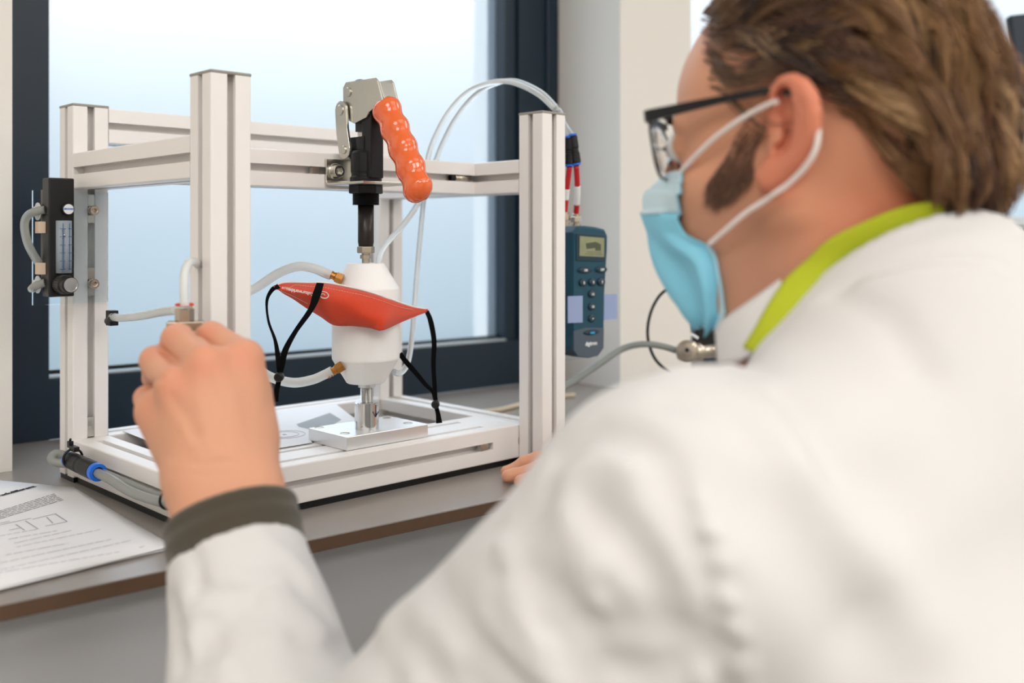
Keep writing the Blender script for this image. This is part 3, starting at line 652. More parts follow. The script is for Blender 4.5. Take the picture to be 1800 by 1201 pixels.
def key(u, v, ru, rv, lbl, sz=.0032, m='meterd', lm='wprint'):
    c = mp(u, v); k1 = mp(u + ru, v); k2 = mp(u, v + rv); a = abs(k1[0] - c[0]); b = abs(k2[2] - c[2]); n = 24
    def rg(s, o): return [c + np.array([math.cos(t) * a * s, -o, math.sin(t) * b * s]) for t in np.linspace(0, 2 * math.pi, n + 1)[:-1]]
    ring = G().rings([rg(1.12, -.0002), rg(1.12, .0008), rg(1.0, .0008), rg(.95, .0018), rg(.7, .0026)], smooth=False).build('key', m, mt)
    if lbl: text(lbl, 'key_lettering', lm, ring, c + np.array([.0004, -.0027, -sz * .36]), (1, 0, 0), (0, 0, 1), sz, .0001, bold=.00012)
key(1027, 475, 11, 5.5, 'ON', .0042); key(1056, 474, 9.5, 5.5, 'OFF', .0042)
for u in (1024, 1040.5, 1056): key(u, 497 - (u - 1024) * .04, 6.5, 6.8, {1024: '0', 1040.5: '9', 1056: '9'}[u], .0052)
for v, l in ((517, 'HI'), (539, 'HI'), (560, '=')): key(1039.5, v, 6, 6.5, l, .0046)
key(1038.5, 584.5, 12.5, 4.2, '', .003); q = mp(1039, 585, .0027); g = G(); g.obox(q, (Xa, Ya, Za), (.0042, .0002, .0014)); g.build('cyan_mark', 'cyan', mt)
text('digitron', 'maker_lettering', 'wprint', mt, mp(1038, 607, .0013), (1, 0, 0), (0, 0, 1), .0072, .0001, bold=.0002)
def mring(u, v, r, pr_, name, m, par):
    c = mp(u, v); c = c + np.array([0, .013, 0]); return G().lathe(c, Uu, pr_, 6).build(name, m, par, .0003)
fits = []
for (u, v) in ((1003, 396), (1023, 399)):
    c = mp(u, v) + np.array([.002, .012, 0]); g = G()
    g.lathe(c, Uu, [(.0062, 0), (.0062, .004), (.0040, .0042), (.0040, .006)], 12); g.lathe(c, Uu, [(.0068, .006), (.0071, .0068), (.0071, .0125), (.0066, .0132)], 6); g.lathe(c, Uu, [(.0056, .0132), (.0056, .0165), (.0045, .0172)], 20)
    g.build('hose_fitting', 'nickel', mt); fits.append(c)
# red hoses with push connectors above
for i, (p0, p1, lab) in enumerate([((1003.5, 372), (1001, 293), 'left'), ((1023, 372), (1013, 291), 'right')]):
    a = fits[i] + Uu * .015; c = at(p1[0], p1[1], 1.262); 
    t = thing('red_hose', 'red hose with white label into the pressure meter, %s of the two' % lab, 'hose', a)
    mid = (a + c) / 2 + (Rr * (.0015 if i else -.0005)); g = G(); g.tube([a, mid, c], .0036, 14, 8); g.build('tube', 'red', t)
    s0, s1 = (.22, .62) if i else (.3, .55)
    P = catmull([a, mid, c], 20); seg = P[int(len(P) * s0):int(len(P) * s1)]; g = G(); g.tube(seg, .0039, 14, 1); g.build('white_label', 'wprint', t)
    c2 = at(*((1000, 240) if i == 0 else (1004, 237)), 1.262) if 0 else at((999 if i == 0 else 1005), (242 if i == 0 else 238), 1.262)
    pc = thing('push_connector', 'black push connector with blue rings above the meter, %s of the two' % lab, 'connector', c)
    d_ = nrm(c2 - c); L_ = np.linalg.norm(c2 - c)
    g = G(); g.lathe(c, d_, [(.0058, .003), (.0066, .0035), (.0066, L_ * .42), (.0058, L_ * .45), (.0058, L_ * .55), (.0066, L_ * .58), (.0066, L_ * .95), (.0058, L_ * .97)], 24); g.build('connector_body', 'black', pc)
    for h in (0, L_ * .97):
        g = G(); g.lathe(c, d_, [(.0045, h), (.0062, h + .0004), (.0062, h + .0024), (.0045, h + .003)], 24); g.build('blue_ring', 'blue', pc)
    tag(G().tube([c2, at(990, 215, 1.25), at(984 - 4 * i, 196 , 1.235), at(975 + 4 * i, 190, 1.222)], .0034, 12, 6).build('sensing_hose', 'hose'), 'short clear hose behind the right post cap, %s of the two' % lab, 'hose')
# clear backing plate and tape tabs
g = G(); q0 = mp(1000, 517); q1 = mp(1085, 563)
g.box((W_ + .0405, my + .031, q1[2] - .05), (q1[0] - .004, my + .034, q0[2] + .06)); g.build('clear_plate', 'acryl', mt)
A = [mp(997, 521, .0012), mp(1023, 520, .0012), mp(1023, 567, .0012), mp(997, 568, .0012)]; g = G(); g.prism(A, (0, .0005, 0)); g.build('tape_strip', 'tape', mt)
yb_ = my + .0305; T4 = [ony(u, v, yb_) for u, v in ((1062, 518), (1085, 517), (1085, 561), (1062, 563))]; g = G(); g.prism(T4, (0, .0005, 0)); g.build('tape_strip', 'tape', mt)

# ------------------------------------------------------------------ cables and regulator to the right
def cable(name, label, pts, r, m):
    return tag(G().tube([at(*p) for p in pts], r, 12, 8).build(name, m), label, 'cable')
cable('cable', 'thick grey cable rising from the worktop to the valve on the wall', [(960, 700, 1.42), (996, 678, 1.44), (1030, 656, 1.46), (1062, 634, 1.48), (1095, 613, 1.5), (1130, 605, 1.5), (1165, 609, 1.5), (1200, 620, 1.5)], .0050, 'cable')
cable('cable', 'thin black cable hanging in a curve below the blue mask', [(1200, 500, 1.5), (1168, 512, 1.5), (1150, 535, 1.5), (1140, 565, 1.5), (1139, 595, 1.5), (1148, 625, 1.5), (1163, 644, 1.5), (1190, 665, 1.5)], .0023, 'cableb')
tag(G().tube([onz(820, 727, .004), onz(850, 724, .004), onz(880, 720, .004), onz(912, 712, .004), onz(960, 699, .004), onz(1010, 695, .004)], .0036, 10, 6).build('cable', mat('beige_cable', 'cfc0a8', .5)), 'beige cable lying on the worktop behind the rig', 'cable')
rg_ = thing('pipe_valve', 'nickel pipe valve on the wall under the blue mask, partly hidden by the shoulder', 'valve', at(1215, 640, 1.49))
g = G(); g.lathe(at(1190, 622, 1.49), Rr + .1 * Uu, [(.008, 0), (.011, .004), (.011, .012), (.008, .014), (.008, .02), (.015, .022), (.016, .034), (.011, .038), (.011, .06), (.014, .062), (.014, .074)], 20, True); g.build('valve_body', 'nickel', rg_)
g = G(); g.lathe(at(1207, 617, 1.475), -Vv, [(.016, 0), (.0165, .006), (.012, .010), (.005, .011)], 24); g.build('valve_bonnet', 'nickel', rg_)
g = G(); g.lathe(at(1207, 615, 1.466), -Vv, [(.003, 0), (.003, .003)], 16); g.build('port', 'gasket', rg_)
g = G(); g.obox(at(1243, 590, 1.5), (Rr, Vv, Uu), (.020, .012, .012)); g.build('coil', 'gasket', rg_, .002)
g = G(); g.obox(at(1221, 591, 1.47), (Rr - .6 * Uu, Vv, Uu + .6 * Rr), (.006, .003, .002)); g.build('lever', 'wprint', rg_, .001)
# slatted white housing and grey stand in the second niche, behind the hair
cp = B(2.28, .50, .0)
hs = thing('slatted_housing', 'white slatted housing by the second window, behind the head', 'housing', cp)
d9 = 1.95
def bb(u0, v0, u1, v1, d, th):
    a = at((u0 + u1) / 2, (v0 + v1) / 2, d + th / 2); return a, (abs(u1 - u0) / 2 / FPX * d, th / 2, abs(v1 - v0) / 2 / FPX * d)
g = G(); c_, h_ = bb(1745, 381, 1900, 398, d9, .06); g.obox(c_, (Rr, Vv, Uu), h_); g.build('lid', 'slat', hs, .003)
g = G(); c_, h_ = bb(1748, 398, 1898, 424, d9 + .008, .05); g.obox(c_, (Rr, Vv, Uu), h_); g.build('case', 'slat', hs, .002)
for k in range(12):
    g = G(); c_, h_ = bb(1764 + k * 11, 402, 1769 + k * 11, 408, d9 + .005, .004); g.obox(c_, (Rr, Vv, Uu), h_); g.build('vent_slot', 'gasket', hs)
g = G(); c_, h_ = bb(1750, 424, 1790, 429, d9 + .005, .05); g.obox(c_, (Rr, Vv, Uu), h_); g.build('trim_strip', mat('teal_strip', '3c8f88', .5), hs)
g = G(); c_, h_ = bb(1780, 425, 1860, 460, d9 + .02, .05); g.obox(c_, (Rr, Vv, Uu), h_); g.build('stand', 'cable', hs, .004)
g = G(); c_, h_ = bb(1770, 462, 1880, 900, d9 + .02, .08); h_ = (h_[0], h_[1], (c_[2] - 0.0)); 
zt9 = at(1800, 462, d9 + .06)[2]; g.obox(np.array([c_[0], c_[1], zt9 / 2]), (Rr, Vv, Uu), (h_[0], h_[1], zt9 / 2)); g.build('pedestal', mat('dark_block', '23262a', .5), hs, .004)

mo_ = thing('monitor', 'dark monitor edge at the right border behind the hair', 'monitor', at(1900, 470, 1.86))
g = G(); g.obox(at(1900, 95, 1.86), (Rr + .12 * Uu, Vv, Uu - .12 * Rr), (.128, .010, .085)); g.build('screen_housing', 'frame', mo_, .006)
zc = at(1900, 95, 1.87)[2]; pc_ = at(1900, 95, 1.885); g = G(); g.obox(np.array([pc_[0], pc_[1], zc / 2]), (Rr, Vv, Uu), (.016, .010, zc / 2)); g.obox(np.array([pc_[0], pc_[1], .004]), (Rr, Vv, Uu), (.09, .06, .004)); g.build('stand', 'frame', mo_, .002)
# ------------------------------------------------------------------ papers
def sheet_on(pts, z, th, name, m, parent, curl=None):
    g = G(); g.prism([np.array([p[0], p[1], z]) for p in pts], (0, 0, th)); return g.build(name, m, parent)
dA = onz(130, 862)[:2]; dB = onz(304, 967)[:2]; dC = onz(0, 1041)[:2]
ux = nrm(dB - dA); uy_ = nrm(np.array([ux[1], -ux[0]]));  # along right edge towards viewer, and towards left
if (dC - dB) @ uy_ < 0: uy_ = -uy_
doc = thing('printed_report', 'stack of printed report pages lying on the left end of the worktop', 'papers', (*(dA + dB) / 2, 0))
def D2(a, b): return dA + ux * a + uy_ * b                # a along the right edge, b leftwards
PL = np.linalg.norm(dB - dA)
lv = nrm(np.array(dC - dB)); 
tl = nrm(onz(0, 850)[:2] - dA)
for k, (off, m) in enumerate([((.0045, .002), 'paper'), ((.002, .0055), 'paper'), ((0, 0), 'paper')]):
    q = [dA + ux * off[0], dB + ux * (off[0] + .0), dB + lv * .30 + ux * off[0], dA + tl * .13]
    if k < 2: q = [dA + ux * .01, dB - ux * .001 * (k + 1) + lv * .004, dB + lv * .30 - ux * (.005 - .012 * k), dA + lv * .28]
    z = .0008 + k * .0011
    nn = 20; rowsA = []
    for i in range(9):
        t = i / 8; row = []
        for j in range(nn):
            s = j / (nn - 1); p = (q[0] * (1 - s) + q[3] * s) * (1 - t) + (q[1] * (1 - s) + q[2] * s) * t
            lift = .0005 * t * math.sin(s * 7 + k) ** 2
            row.append(np.array([p[0], p[1], z + max(lift, 0)]))
        rowsA.append(row)
    pg = G().sheet(rowsA[::-1], .00035).build('page', m, doc)
ztx = .0039
fx = nrm(onz(66, 858)[:2] - onz(0, 876)[:2]); fx3 = np.array([*fx, 0]); fy3 = np.cross(Uu, fx3)
text('Messung der Druckdifferenz', 'heading', 'ink', pg, np.array([*onz(64, 862)[:2], ztx + .0003]), fx3, fy3, .0088, .0002, 'RIGHT', bold=.00015)
g = G(); g2 = G()
def pline(gg, u0, v0, u1, v1, th=.0004, dash=True):
    a = onz(u0, v0, ztx); b = onz(u1, v1, ztx); d = b - a; L = np.linalg.norm(d); d = d / L; n3 = np.cross(Uu, d); s = 0
    while s < L:
        ln = random.uniform(.004, .012) if dash else L; e_ = min(L, s + ln); c = a + d * (s + e_) / 2
        gg.obox(c, (d, n3, Uu), ((e_ - s) / 2, th, .00003)); s = e_ + .0015
for k in range(6): pline(g, -40, 905 + k * 2.6 + 6, 96 + k * 3, 868 + k * 2.1, .00045)
so = g.build('text_lines', 'ink', pg); so['kind'] = 'stuff'
for (a, b) in [((15, 948), (100, 933)), ((25, 955), (128, 932)), ((28, 962), (176, 931)), ((10, 976), (120, 955)), ((0, 990), (195, 948)), ((0, 1002), (230, 950)), ((-20, 1010), (210, 970)), ((0, 942), (68, 930)), ((245, 963), (254, 960))]: pline(g2, *a, *b, .0004)
for (a, b) in [((57, 913), (97, 903)), ((97, 903), (118, 917)), ((118, 917), (80, 925)), ((82, 909), (93, 920)), ((45, 916), (67, 930)), ((28, 922), (43, 932)), ((16, 932), (36, 928)), ((-10, 925), (55, 911)), ((0, 920), (17, 916))]: pline(g2, *a, *b, .0005, False)
so = g2.build('drawing_lines', 'inkl', pg); so['kind'] = 'stuff'
# two plan prints lying across the base beams
pp = thing('plan_print', 'white printed plan lying across the base beams under the clamp', 'paper', (.2, .25, .048))
q = [onz(590, 711, .0486), onz(630, 742, .0486), onz(520, 775, .0486), onz(440, 789, .0486), onz(400, 760, .0486), onz(470, 722, .0486)]
yy0, yy1 = .126, .345
def rect(x0, x1, y0, y1, z, th=.0003, sk=0.0): return [(x0, y0, z), (x1, y0, z), (x1 + sk, y1, z), (x0 + sk, y1, z)]
pA = onz(592, 712, .0486); pB = onz(628, 740, .0486); ed = nrm(pA - pB); pe = np.array([-ed[1], ed[0], 0]); pe = pe if pe[0] < 0 else -pe
g = G(); g.prism([pB, pA, np.array([.06, pA[1] + .02, .0486]), np.array([.05, .128, .0486]), np.array([.262, .128, .0486])], (0, 0, .0004)); ps = g.build('sheet', 'paper', pp)
pC = onz(578, 775, .049); 
sA = onz(521, 749, .0492)
g = G(); g.prism([onz(515, 748, .0491), onz(580, 726, .0491), onz(600, 738, .0491), onz(565, 760, .0491)], (0, 0, .0001)); g.build('shaded_print', 'greyp', ps)
p2_ = thing('drawing_print', 'smaller white print with a circle drawing in front of the plan', 'paper', (.15, .16, .049))
w0 = onz(519, 744, .0493); w1 = onz(549, 778.5, .0493); dw = nrm(w0 - w1); pw = np.array([-dw[1], dw[0], 0]); pw = pw if pw[0] < 0 else -pw
g = G(); g.prism([w1, w0, w0 - Xa * .12, w1 - Xa * .12], (0, 0, .0003)); ps2 = g.build('sheet', 'paper', p2_)
g = G(); cc = onz(500, 764, .0498)
for r_, k in ((.023, 40), (.016, 30)):
    for i in range(k):
        a = 2 * math.pi * i / k; b = 2 * math.pi * (i + 1) / k
        g.tube([cc + np.array([math.cos(a), math.sin(a), 0]) * r_, cc + np.array([math.cos(b), math.sin(b), 0]) * r_], .00022, 4, smoothpath=False)
for s in (-1, 1): g.tube([cc + np.array([s * .0012, -.003, 0]), cc + np.array([s * .0012, .003, 0])], .0003, 4, smoothpath=False)
so = g.build('circle_drawing', 'inkl', ps2); so['kind'] = 'stuff'
# ------------------------------------------------------------------ the seated person (continuous surfaces grown from distance fields)
def cap_sd(P, a, b, ra, rb=None):
    rb = ra if rb is None else rb; a = np.asarray(a, float); b = np.asarray(b, float); ba = b - a
    t = np.clip(((P - a) @ ba) / (ba @ ba), 0, 1); return np.linalg.norm(P - a - t[:, None] * ba, axis=1) - (ra + (rb - ra) * t)
def ell_sd(P, c, r, Rm=None):
    q = P - np.asarray(c); q = q @ Rm.T if Rm is not None else q; r = np.asarray(r, float)
    k0 = np.linalg.norm(q / r, axis=1); k1 = np.linalg.norm(q / (r * r), axis=1); return k0 * (k0 - 1) / np.maximum(k1, 1e-9)
def smin(a, b, k):
    h = np.clip(.5 + .5 * (b - a) / k, 0, 1); return b * (1 - h) + a * h - k * h * (1 - h)
def smax(a, b, k): return -smin(-a, -b, k)
def poly_dist(P, pts):
    d = np.full(len(P), 1e9)
    for a, b in zip(pts[:-1], pts[1:]):
        a = np.asarray(a); b = np.asarray(b); ba = b - a; t = np.clip(((P - a) @ ba) / (ba @ ba + 1e-12), 0, 1); d = np.minimum(d, np.linalg.norm(P - a - t[:, None] * ba, axis=1))
    return d
def net(f, lo, hi, h, BS=8, slack=1.5):
    lo = np.asarray(lo, float); n = np.ceil((np.asarray(hi) - lo) / (h * BS)).astype(int)
    I = np.stack(np.meshgrid(*[np.arange(k) for k in n], indexing='ij'), -1).reshape(-1, 3)
    keep = []
    for s in range(0, len(I), 60000):
        J = I[s:s + 60000]; d = f(lo + (J + .5) * h * BS); keep.append(J[np.abs(d) < BS * h * .87 * slack])
    I = np.concatenate(keep); offs = np.stack(np.meshgrid(*[np.arange(BS + 1)] * 3, indexing='ij'), -1).reshape(-1, 3)
    keys = []; vs = []; edges = []
    NB = (n * BS + 2).astype(np.int64)
    key = lambda c: (c[..., 0] * NB[1] + c[..., 1]) * NB[2] + c[..., 2]
    for s in range(0, len(I), 500):
        J = I[s:s + 500]; m = len(J)
        g0 = (J[:, None, :] * BS + offs[None]); D = f((lo + g0.reshape(-1, 3) * h)).reshape(m, BS + 1, BS + 1, BS + 1)
        ins = D < 0; acc = np.zeros((m, BS, BS, BS, 3)); cnt = np.zeros((m, BS, BS, BS))
        for ax in range(3):
            sl0 = [slice(None)] * 4; sl1 = [slice(None)] * 4; sl0[ax + 1] = slice(0, BS); sl1[ax + 1] = slice(1, BS + 1)
            d0 = D[tuple(sl0)]; d1 = D[tuple(sl1)]; cr = (d0 < 0) != (d1 < 0); t = np.where(cr, d0 / np.where(d0 == d1, 1, d0 - d1), 0)
            o = [i for i in range(3) if i != ax]
            for u in (0, 1):
                for v in (0, 1):
                    sl = [slice(None)] * 4; sl[ax + 1] = slice(None); sl[o[0] + 1] = slice(u, BS + u); sl[o[1] + 1] = slice(v, BS + v)
                    c = cr[tuple(sl)]; tt = t[tuple(sl)]; cnt += c; acc[..., ax] += np.where(c, tt, 0); acc[..., o[0]] += c * u; acc[..., o[1]] += c * v
            sl = [slice(None)] + [slice(0, BS)] * 3; c = cr[tuple(sl)]; w_ = np.argwhere(c)
            if len(w_): edges.append(np.c_[J[w_[:, 0]] * BS + w_[:, 1:], np.full(len(w_), ax), ins[w_[:, 0], w_[:, 1], w_[:, 2], w_[:, 3]]])
        w_ = np.argwhere(cnt > 0); cell = J[w_[:, 0]] * BS + w_[:, 1:]; a = acc[w_[:, 0], w_[:, 1], w_[:, 2], w_[:, 3]] / cnt[w_[:, 0], w_[:, 1], w_[:, 2], w_[:, 3]][:, None]
        keys.append(key(cell.astype(np.int64))); vs.append(lo + (cell + a) * h)
    keys = np.concatenate(keys); vs = np.concatenate(vs); od = np.argsort(keys); keys = keys[od]; vs = vs[od]
    E_ = np.concatenate(edges).astype(np.int64); quads = []
    for ax in range(3):
        e_ = E_[E_[:, 3] == ax]; o = [(ax + 1) % 3, (ax + 2) % 3]; ids = []
        for du, dv in ((0, 0), (-1, 0), (-1, -1), (0, -1)):
            c = e_[:, :3].copy(); c[:, o[0]] += du; c[:, o[1]] += dv; k = key(c); p = np.clip(np.searchsorted(keys, k), 0, len(keys) - 1); ids.append(np.where(keys[p] == k, p, -1))
        q = np.stack(ids, 1); ok = (q >= 0).all(1); q = q[ok]; fl = e_[ok, 4] == 0; q[fl] = q[fl][:, ::-1]; quads.append(q)
    return vs, np.concatenate(quads)
def np_mesh(name, vs, q, m, parent, col=None, smooth=True):
    me = bpy.data.meshes.new(name); me.vertices.add(len(vs)); me.vertices.foreach_set('co', np.asarray(vs, np.float32).ravel())
    k = q.shape[1]; me.loops.add(len(q) * k); me.loops.foreach_set('vertex_index', q.astype(np.int32).ravel()); me.polygons.add(len(q))
    me.polygons.foreach_set('loop_start', np.arange(0, len(q) * k, k, dtype=np.int32)); me.polygons.foreach_set('loop_total', np.full(len(q), k, np.int32))
    me.polygons.foreach_set('use_smooth', np.full(len(q), smooth)); me.update(calc_edges=True)
    if col is not None:
        a = me.color_attributes.new('tone', 'FLOAT_COLOR', 'POINT'); a.data.foreach_set('color', np.c_[col, np.ones(len(vs))].astype(np.float32).ravel())
    return link(name, me, m, parent)
def hits(f, px, d0, d1, iters=60):
    """first surface point along the lines of sight px (N,2)"""
    px = np.asarray(px, float).reshape(-1, 2); r = np.array([ray(u, v) for u, v in px]); L = np.linalg.norm(r, axis=1); t = np.full(len(px), float(d0))
    for _ in range(iters): t = np.minimum(t + .8 * f(CAM + r * t[:, None]) / L, d1)
    return CAM + r * t[:, None], t < d1 - 1e-6

person = thing('person', 'person in white lab coat, glasses and blue surgical mask leaning to the test rig', 'person', at(1650, 1900, .70))
# head axes: F forward, L to the person's left (towards the camera), U up
psi, th = math.radians(30), math.radians(10)
F0 = -math.cos(psi) * Rr + math.sin(psi) * Vv; HL = np.cross(Uu, F0); HF = math.cos(th) * F0 - math.sin(th) * Uu; HU = np.cross(HF, HL)
HO = at(1378, 245, .63) - .075 * HL
HM = np.stack([HF, HL, HU])                     # world -> head (rows)
def hw(f_, l, u): return HO + (HF * f_ + HL * l + HU * u) / 1000.0    # mm in head axes
def hp_(P): return (P - HO) @ HM.T * 1000.0
def onhead(u, v, l):
    """line of sight meets the plane lateral = l mm; returns head coords"""
    r = ray(u, v); t = (l / 1000 - (CAM - HO) @ HL) / (r @ HL); return hp_(CAM + r * t)
ear_rim = [onhead(u, v, l) for u, v, l in ((1368, 212, 76), (1366, 185, 80), (1369, 160, 85), (1380, 147, 89), (1396, 144, 92), (1412, 153, 95), (1424, 172, 97), (1430, 200, 97), (1428, 228, 95), (1420, 253, 91), (1407, 275, 87), (1390, 293, 83), (1375, 308, 80), (1362, 318, 78))]
ear_body = [onhead(u, v, l) for u, v, l in ((1408, 172, 91), (1415, 205, 91), (1412, 235, 88), (1400, 262, 84), (1378, 285, 80), (1362, 300, 77), (1354, 312, 75))]
ear_tragus = [onhead(u, v, l) for u, v, l in ((1370, 228, 76), (1374, 245, 79), (1366, 262, 76))]
ear_crus = [onhead(u, v, l) for u, v, l in ((1371, 205, 78), (1380, 222, 77), (1386, 240, 76))]
NK0 = np.array([-28, 0, -12.0]); NK1 = hp_(at(1560, 560, .70))
def head_sdf(P):
    q = hp_(P); A = lambda a: np.asarray(a, float)
    qs = q.copy(); qs[:, 1] = np.abs(qs[:, 1])
    d = ell_sd(q, (-14, 0, 40), (96, 76, 88))
    d = smin(d, ell_sd(q, (36, 0, 38), (47, 58, 50)), 20)
    d = smin(d, ell_sd(qs, (40, 22, -8), (44, 40, 56)), 18)
    d = smin(d, cap_sd(qs, (4, 52, -38), (66, 24, -82), 20, 19), 22)
    d = smin(d, cap_sd(qs, (-2, 58, -10), (8, 54, -40), 15, 17), 16)
    d = smin(d, ell_sd(q, (72, 0, -84), (24, 26, 22)), 14)
    d = smin(d, ell_sd(q, (78, 0, -46), (30, 36, 34)), 16)
    d = smin(d, ell_sd(qs, (64, 28, -46), (27, 27, 32)), 14); d = smin(d, ell_sd(qs, (65, 35, -28), (23, 22, 32)), 12); d = smin(d, ell_sd(qs, (62, 40, -16), (22, 18, 17)), 12)         # cheekbone
    d = smin(d, cap_sd(qs, (84, 12, 33), (74, 44, 31), 7.5, 6), 9)     # brow
    d = smin(d, cap_sd(q, (89, 0, 22), (108, 0, -10), 6.5, 9), 8)      # nose
    d = smin(d, ell_sd(qs, (98, 11, -14), (9, 7, 6)), 5)
    d = smax(d, -ell_sd(qs, (93, 34, 17), (14, 15, 11)), 7)           # sockets
    d = smin(d, ell_sd(qs, (76, 33, 16), (13, 14, 12)), 3.0)           # lids
    d = smin(d, cap_sd(q, NK0, NK1, 60, 68), 26)
    d = smin(d, cap_sd(q, hp_(at(1405, 470, .665)), hp_(at(1480, 590, .66)), 18, 26), 24)
    d = smin(d, cap_sd(q, hp_(at(1330, 500, .69)), hp_(at(1400, 640, .66)), 30, 45), 24)
    d = smin(d, cap_sd(q, (-52, 0, 0), hp_(at(1630, 480, .69)), 46, 46), 26)
    # ear
    er = poly_dist(q, ear_rim) - 5.6
    er = smin(er, poly_dist(q, ear_body) - 7.0, 4)
    er = smin(er, cap_sd(q, ear_body[-1], ear_body[-2], 9.0, 8), 5)
    er = smin(er, poly_dist(q, ear_tragus) - 5.0, 4); er = smin(er, poly_dist(q, ear_crus) - 3.2, 4)
    c1 = [onhead(u, v, 85) for u, v in ((1381, 166), (1384, 185), (1388, 205))]; c2 = [onhead(u, v, 81) for u, v in ((1391, 222), (1392, 242), (1384, 258), (1374, 264))]
    c3 = [c_ + np.array([0, 9, 0]) for c_ in c1]; c4 = [c_ + np.array([0, 7, 0]) for c_ in c2]
    CON = (c1, c2, c3, c4)
    base = ell_sd(q, (onhead(1392, 225, 74)), (15, 9, 30))
    er = smin(er, base, 6)
    for c_, r_ in zip(CON, (5.6, 4.4, 5.2, 4.0)): er = smax(er, -(poly_dist(q, c_) - r_), 2.5)
    d = smin(d, er, 6)
    return d / 1000.0
# arms and hands (line-of-sight pixel, depth)
SHL = at(1198, 940, .505); ELL = CAM + Rr * (-.115) + Uu * (-.370) + Vv * .565; WRL = at(398, 868, .700)
KN = dict(i=at(428, 632, .742), m=at(362, 640, .722), r=at(308, 678, .722), p=at(276, 722, .738))
PI = dict(i=at(372, 590, .776), m=at(312, 597, .762), r=at(272, 634, .766), p=at(258, 700, .768))
DI = dict(i=at(340, 600, .806), m=at(296, 622, .800), r=at(272, 664, .798), p=at(262, 728, .792))
TI = dict(i=at(350, 626, .812), m=at(316, 652, .806), r=at(296, 690, .800), p=at(282, 746, .794))
RA = dict(i=(.0138, .0108, .0092, .008), m=(.0130, .0122, .0098, .0085), r=(.0128, .0112, .0092, .0078), p=(.0124, .0096, .0084, .0072))
CRS = []
def lefthand_sdf(P):
    fr = nrm(WRL - ELL); sd_ = nrm(np.cross(fr, Vv))
    d = cap_sd(P, WRL + Rr * .015, ELL, .0255, .040); d = smin(d, cap_sd(P, WRL - Rr * .015, ELL, .025, .040), .02)
    wr1 = at(408, 800, .716); 
    heel = {'i': at(412, 812, .722), 'm': at(392, 815, .712), 'r': at(364, 815, .712), 'p': at(342, 812, .718)}
    h = None
    for k in 'imrp':
        c = cap_sd(P, heel[k], KN[k], .0235, RA[k][0] + .0012); h = c if h is None else smin(h, c, .016)
    h = smin(h, cap_sd(P, at(330, 770, .735), at(290, 725, .745), .020, .016), .016)
    h = smin(h, cap_sd(P, at(432, 806, .728), at(436, 700, .750), .0200, .0165), .018)      # thumb root
    h = smin(h, cap_sd(P, at(436, 770, .735), at(425, 700, .785), .018, .014), .014)
    d = smin(d, h, .018)
    for k in 'imrp':
        r = RA[k]
        f = cap_sd(P, KN[k], PI[k], r[0], r[1]); f = smin(f, cap_sd(P, PI[k], DI[k], r[1] - .0006, r[2]), .003); f = smin(f, cap_sd(P, DI[k], TI[k], r[2], r[3]), .003)
        d = smin(d, f, .0028)
    tq = [at(430, 700, .785), at(392, 655, .815), at(362, 628, .826)]
    d = smin(d, cap_sd(P, tq[0], tq[1], .0135, .0115), .008); d = smin(d, cap_sd(P, tq[1], tq[2], .0112, .0095), .003)
    for pts, wd, dp in CRS:
        m = np.abs(d) < .012
        if m.any(): dd_ = poly_dist(P[m], pts); dx_ = d[m]; d[m] = dx_ + dp * np.exp(-(dd_ / wd) ** 2)
    # tendons and knuckle creases
    for a, b, amp in ((KN['m'], at(400, 770, .69), .0009), (KN['r'], at(375, 775, .69), .0009), (KN['p'], at(345, 770, .70), .0007), (KN['i'], at(430, 760, .70), .0006)):
        t = cap_sd(P, a, b, 0); d = d - amp * np.exp(-(np.maximum(np.abs(t) - .012, 0) / .0035) ** 2)
    return d
for pts, wd, dp in (([(335, 572), (345, 588), (362, 600), (382, 610)], .0022, .0032), ([(286, 616), (297, 628), (314, 642)], .0022, .0032), ([(258, 684), (268, 672), (282, 664)], .0022, .0026),
                    ([(290, 800), (340, 815), (400, 812), (450, 822)], .0016, .0006), ([(300, 830), (360, 838), (420, 830), (470, 840)], .0016, .0006), ([(300, 700), (325, 730), (345, 765)], .0045, .0012), ([(370, 665), (385, 700), (395, 750)], .005, .0010)):
    h_, ok = hits(lefthand_sdf, pts, .55, .9, 50); CRS.append((h_, wd, dp))
RWR = at(1030, 828, 1.13)
rf = [([(975, 812, 1.145), (945, 806, 1.150), (922, 813, 1.150), (900, 828, 1.150), (890, 838, 1.146)], .0078), ([(985, 830, 1.125), (950, 822, 1.128), (925, 832, 1.128), (905, 843, 1.124), (893, 850, 1.120)], .0086), ([(990, 852, 1.105), (955, 848, 1.108), (930, 858, 1.105), (915, 872, 1.098)], .0080), ([(1000, 868, 1.09), (970, 868, 1.09), (948, 878, 1.088)], .0074), ([(1015, 800, 1.16), (985, 800, 1.17), (962, 810, 1.175)], .0085)]
RF = []
for pts, r in rf:
    q = [at(*p) for p in pts]
    for i, p in enumerate(q): p[2] = max(p[2], r + .0006); 
    q[-1][2] = r + .0006; RF.append((q, r))
SHR = at(1500, 700, .86); ELR = CAM + Rr * .33 - Uu * .185 + Vv * 1.02
RWRp = np.array([*at(1060, 850, 1.12)[:2], .052])
def righthand_sdf(P):
    d = cap_sd(P, RWRp, ELR, .028, .040)
    for q, r in RF: d = smin(d, cap_sd(P, RWRp + (q[0] - RWRp) * .2, q[0], .020, r + .004), .014)
    for q, r in RF:
        f = None
        for i in range(len(q) - 1):
            c = cap_sd(P, q[i], q[i + 1], r * (1.06 - .05 * i), r * (1.01 - .05 * i)); f = c if f is None else smin(f, c, .003)
        d = smin(d, f, .0035)
    return d
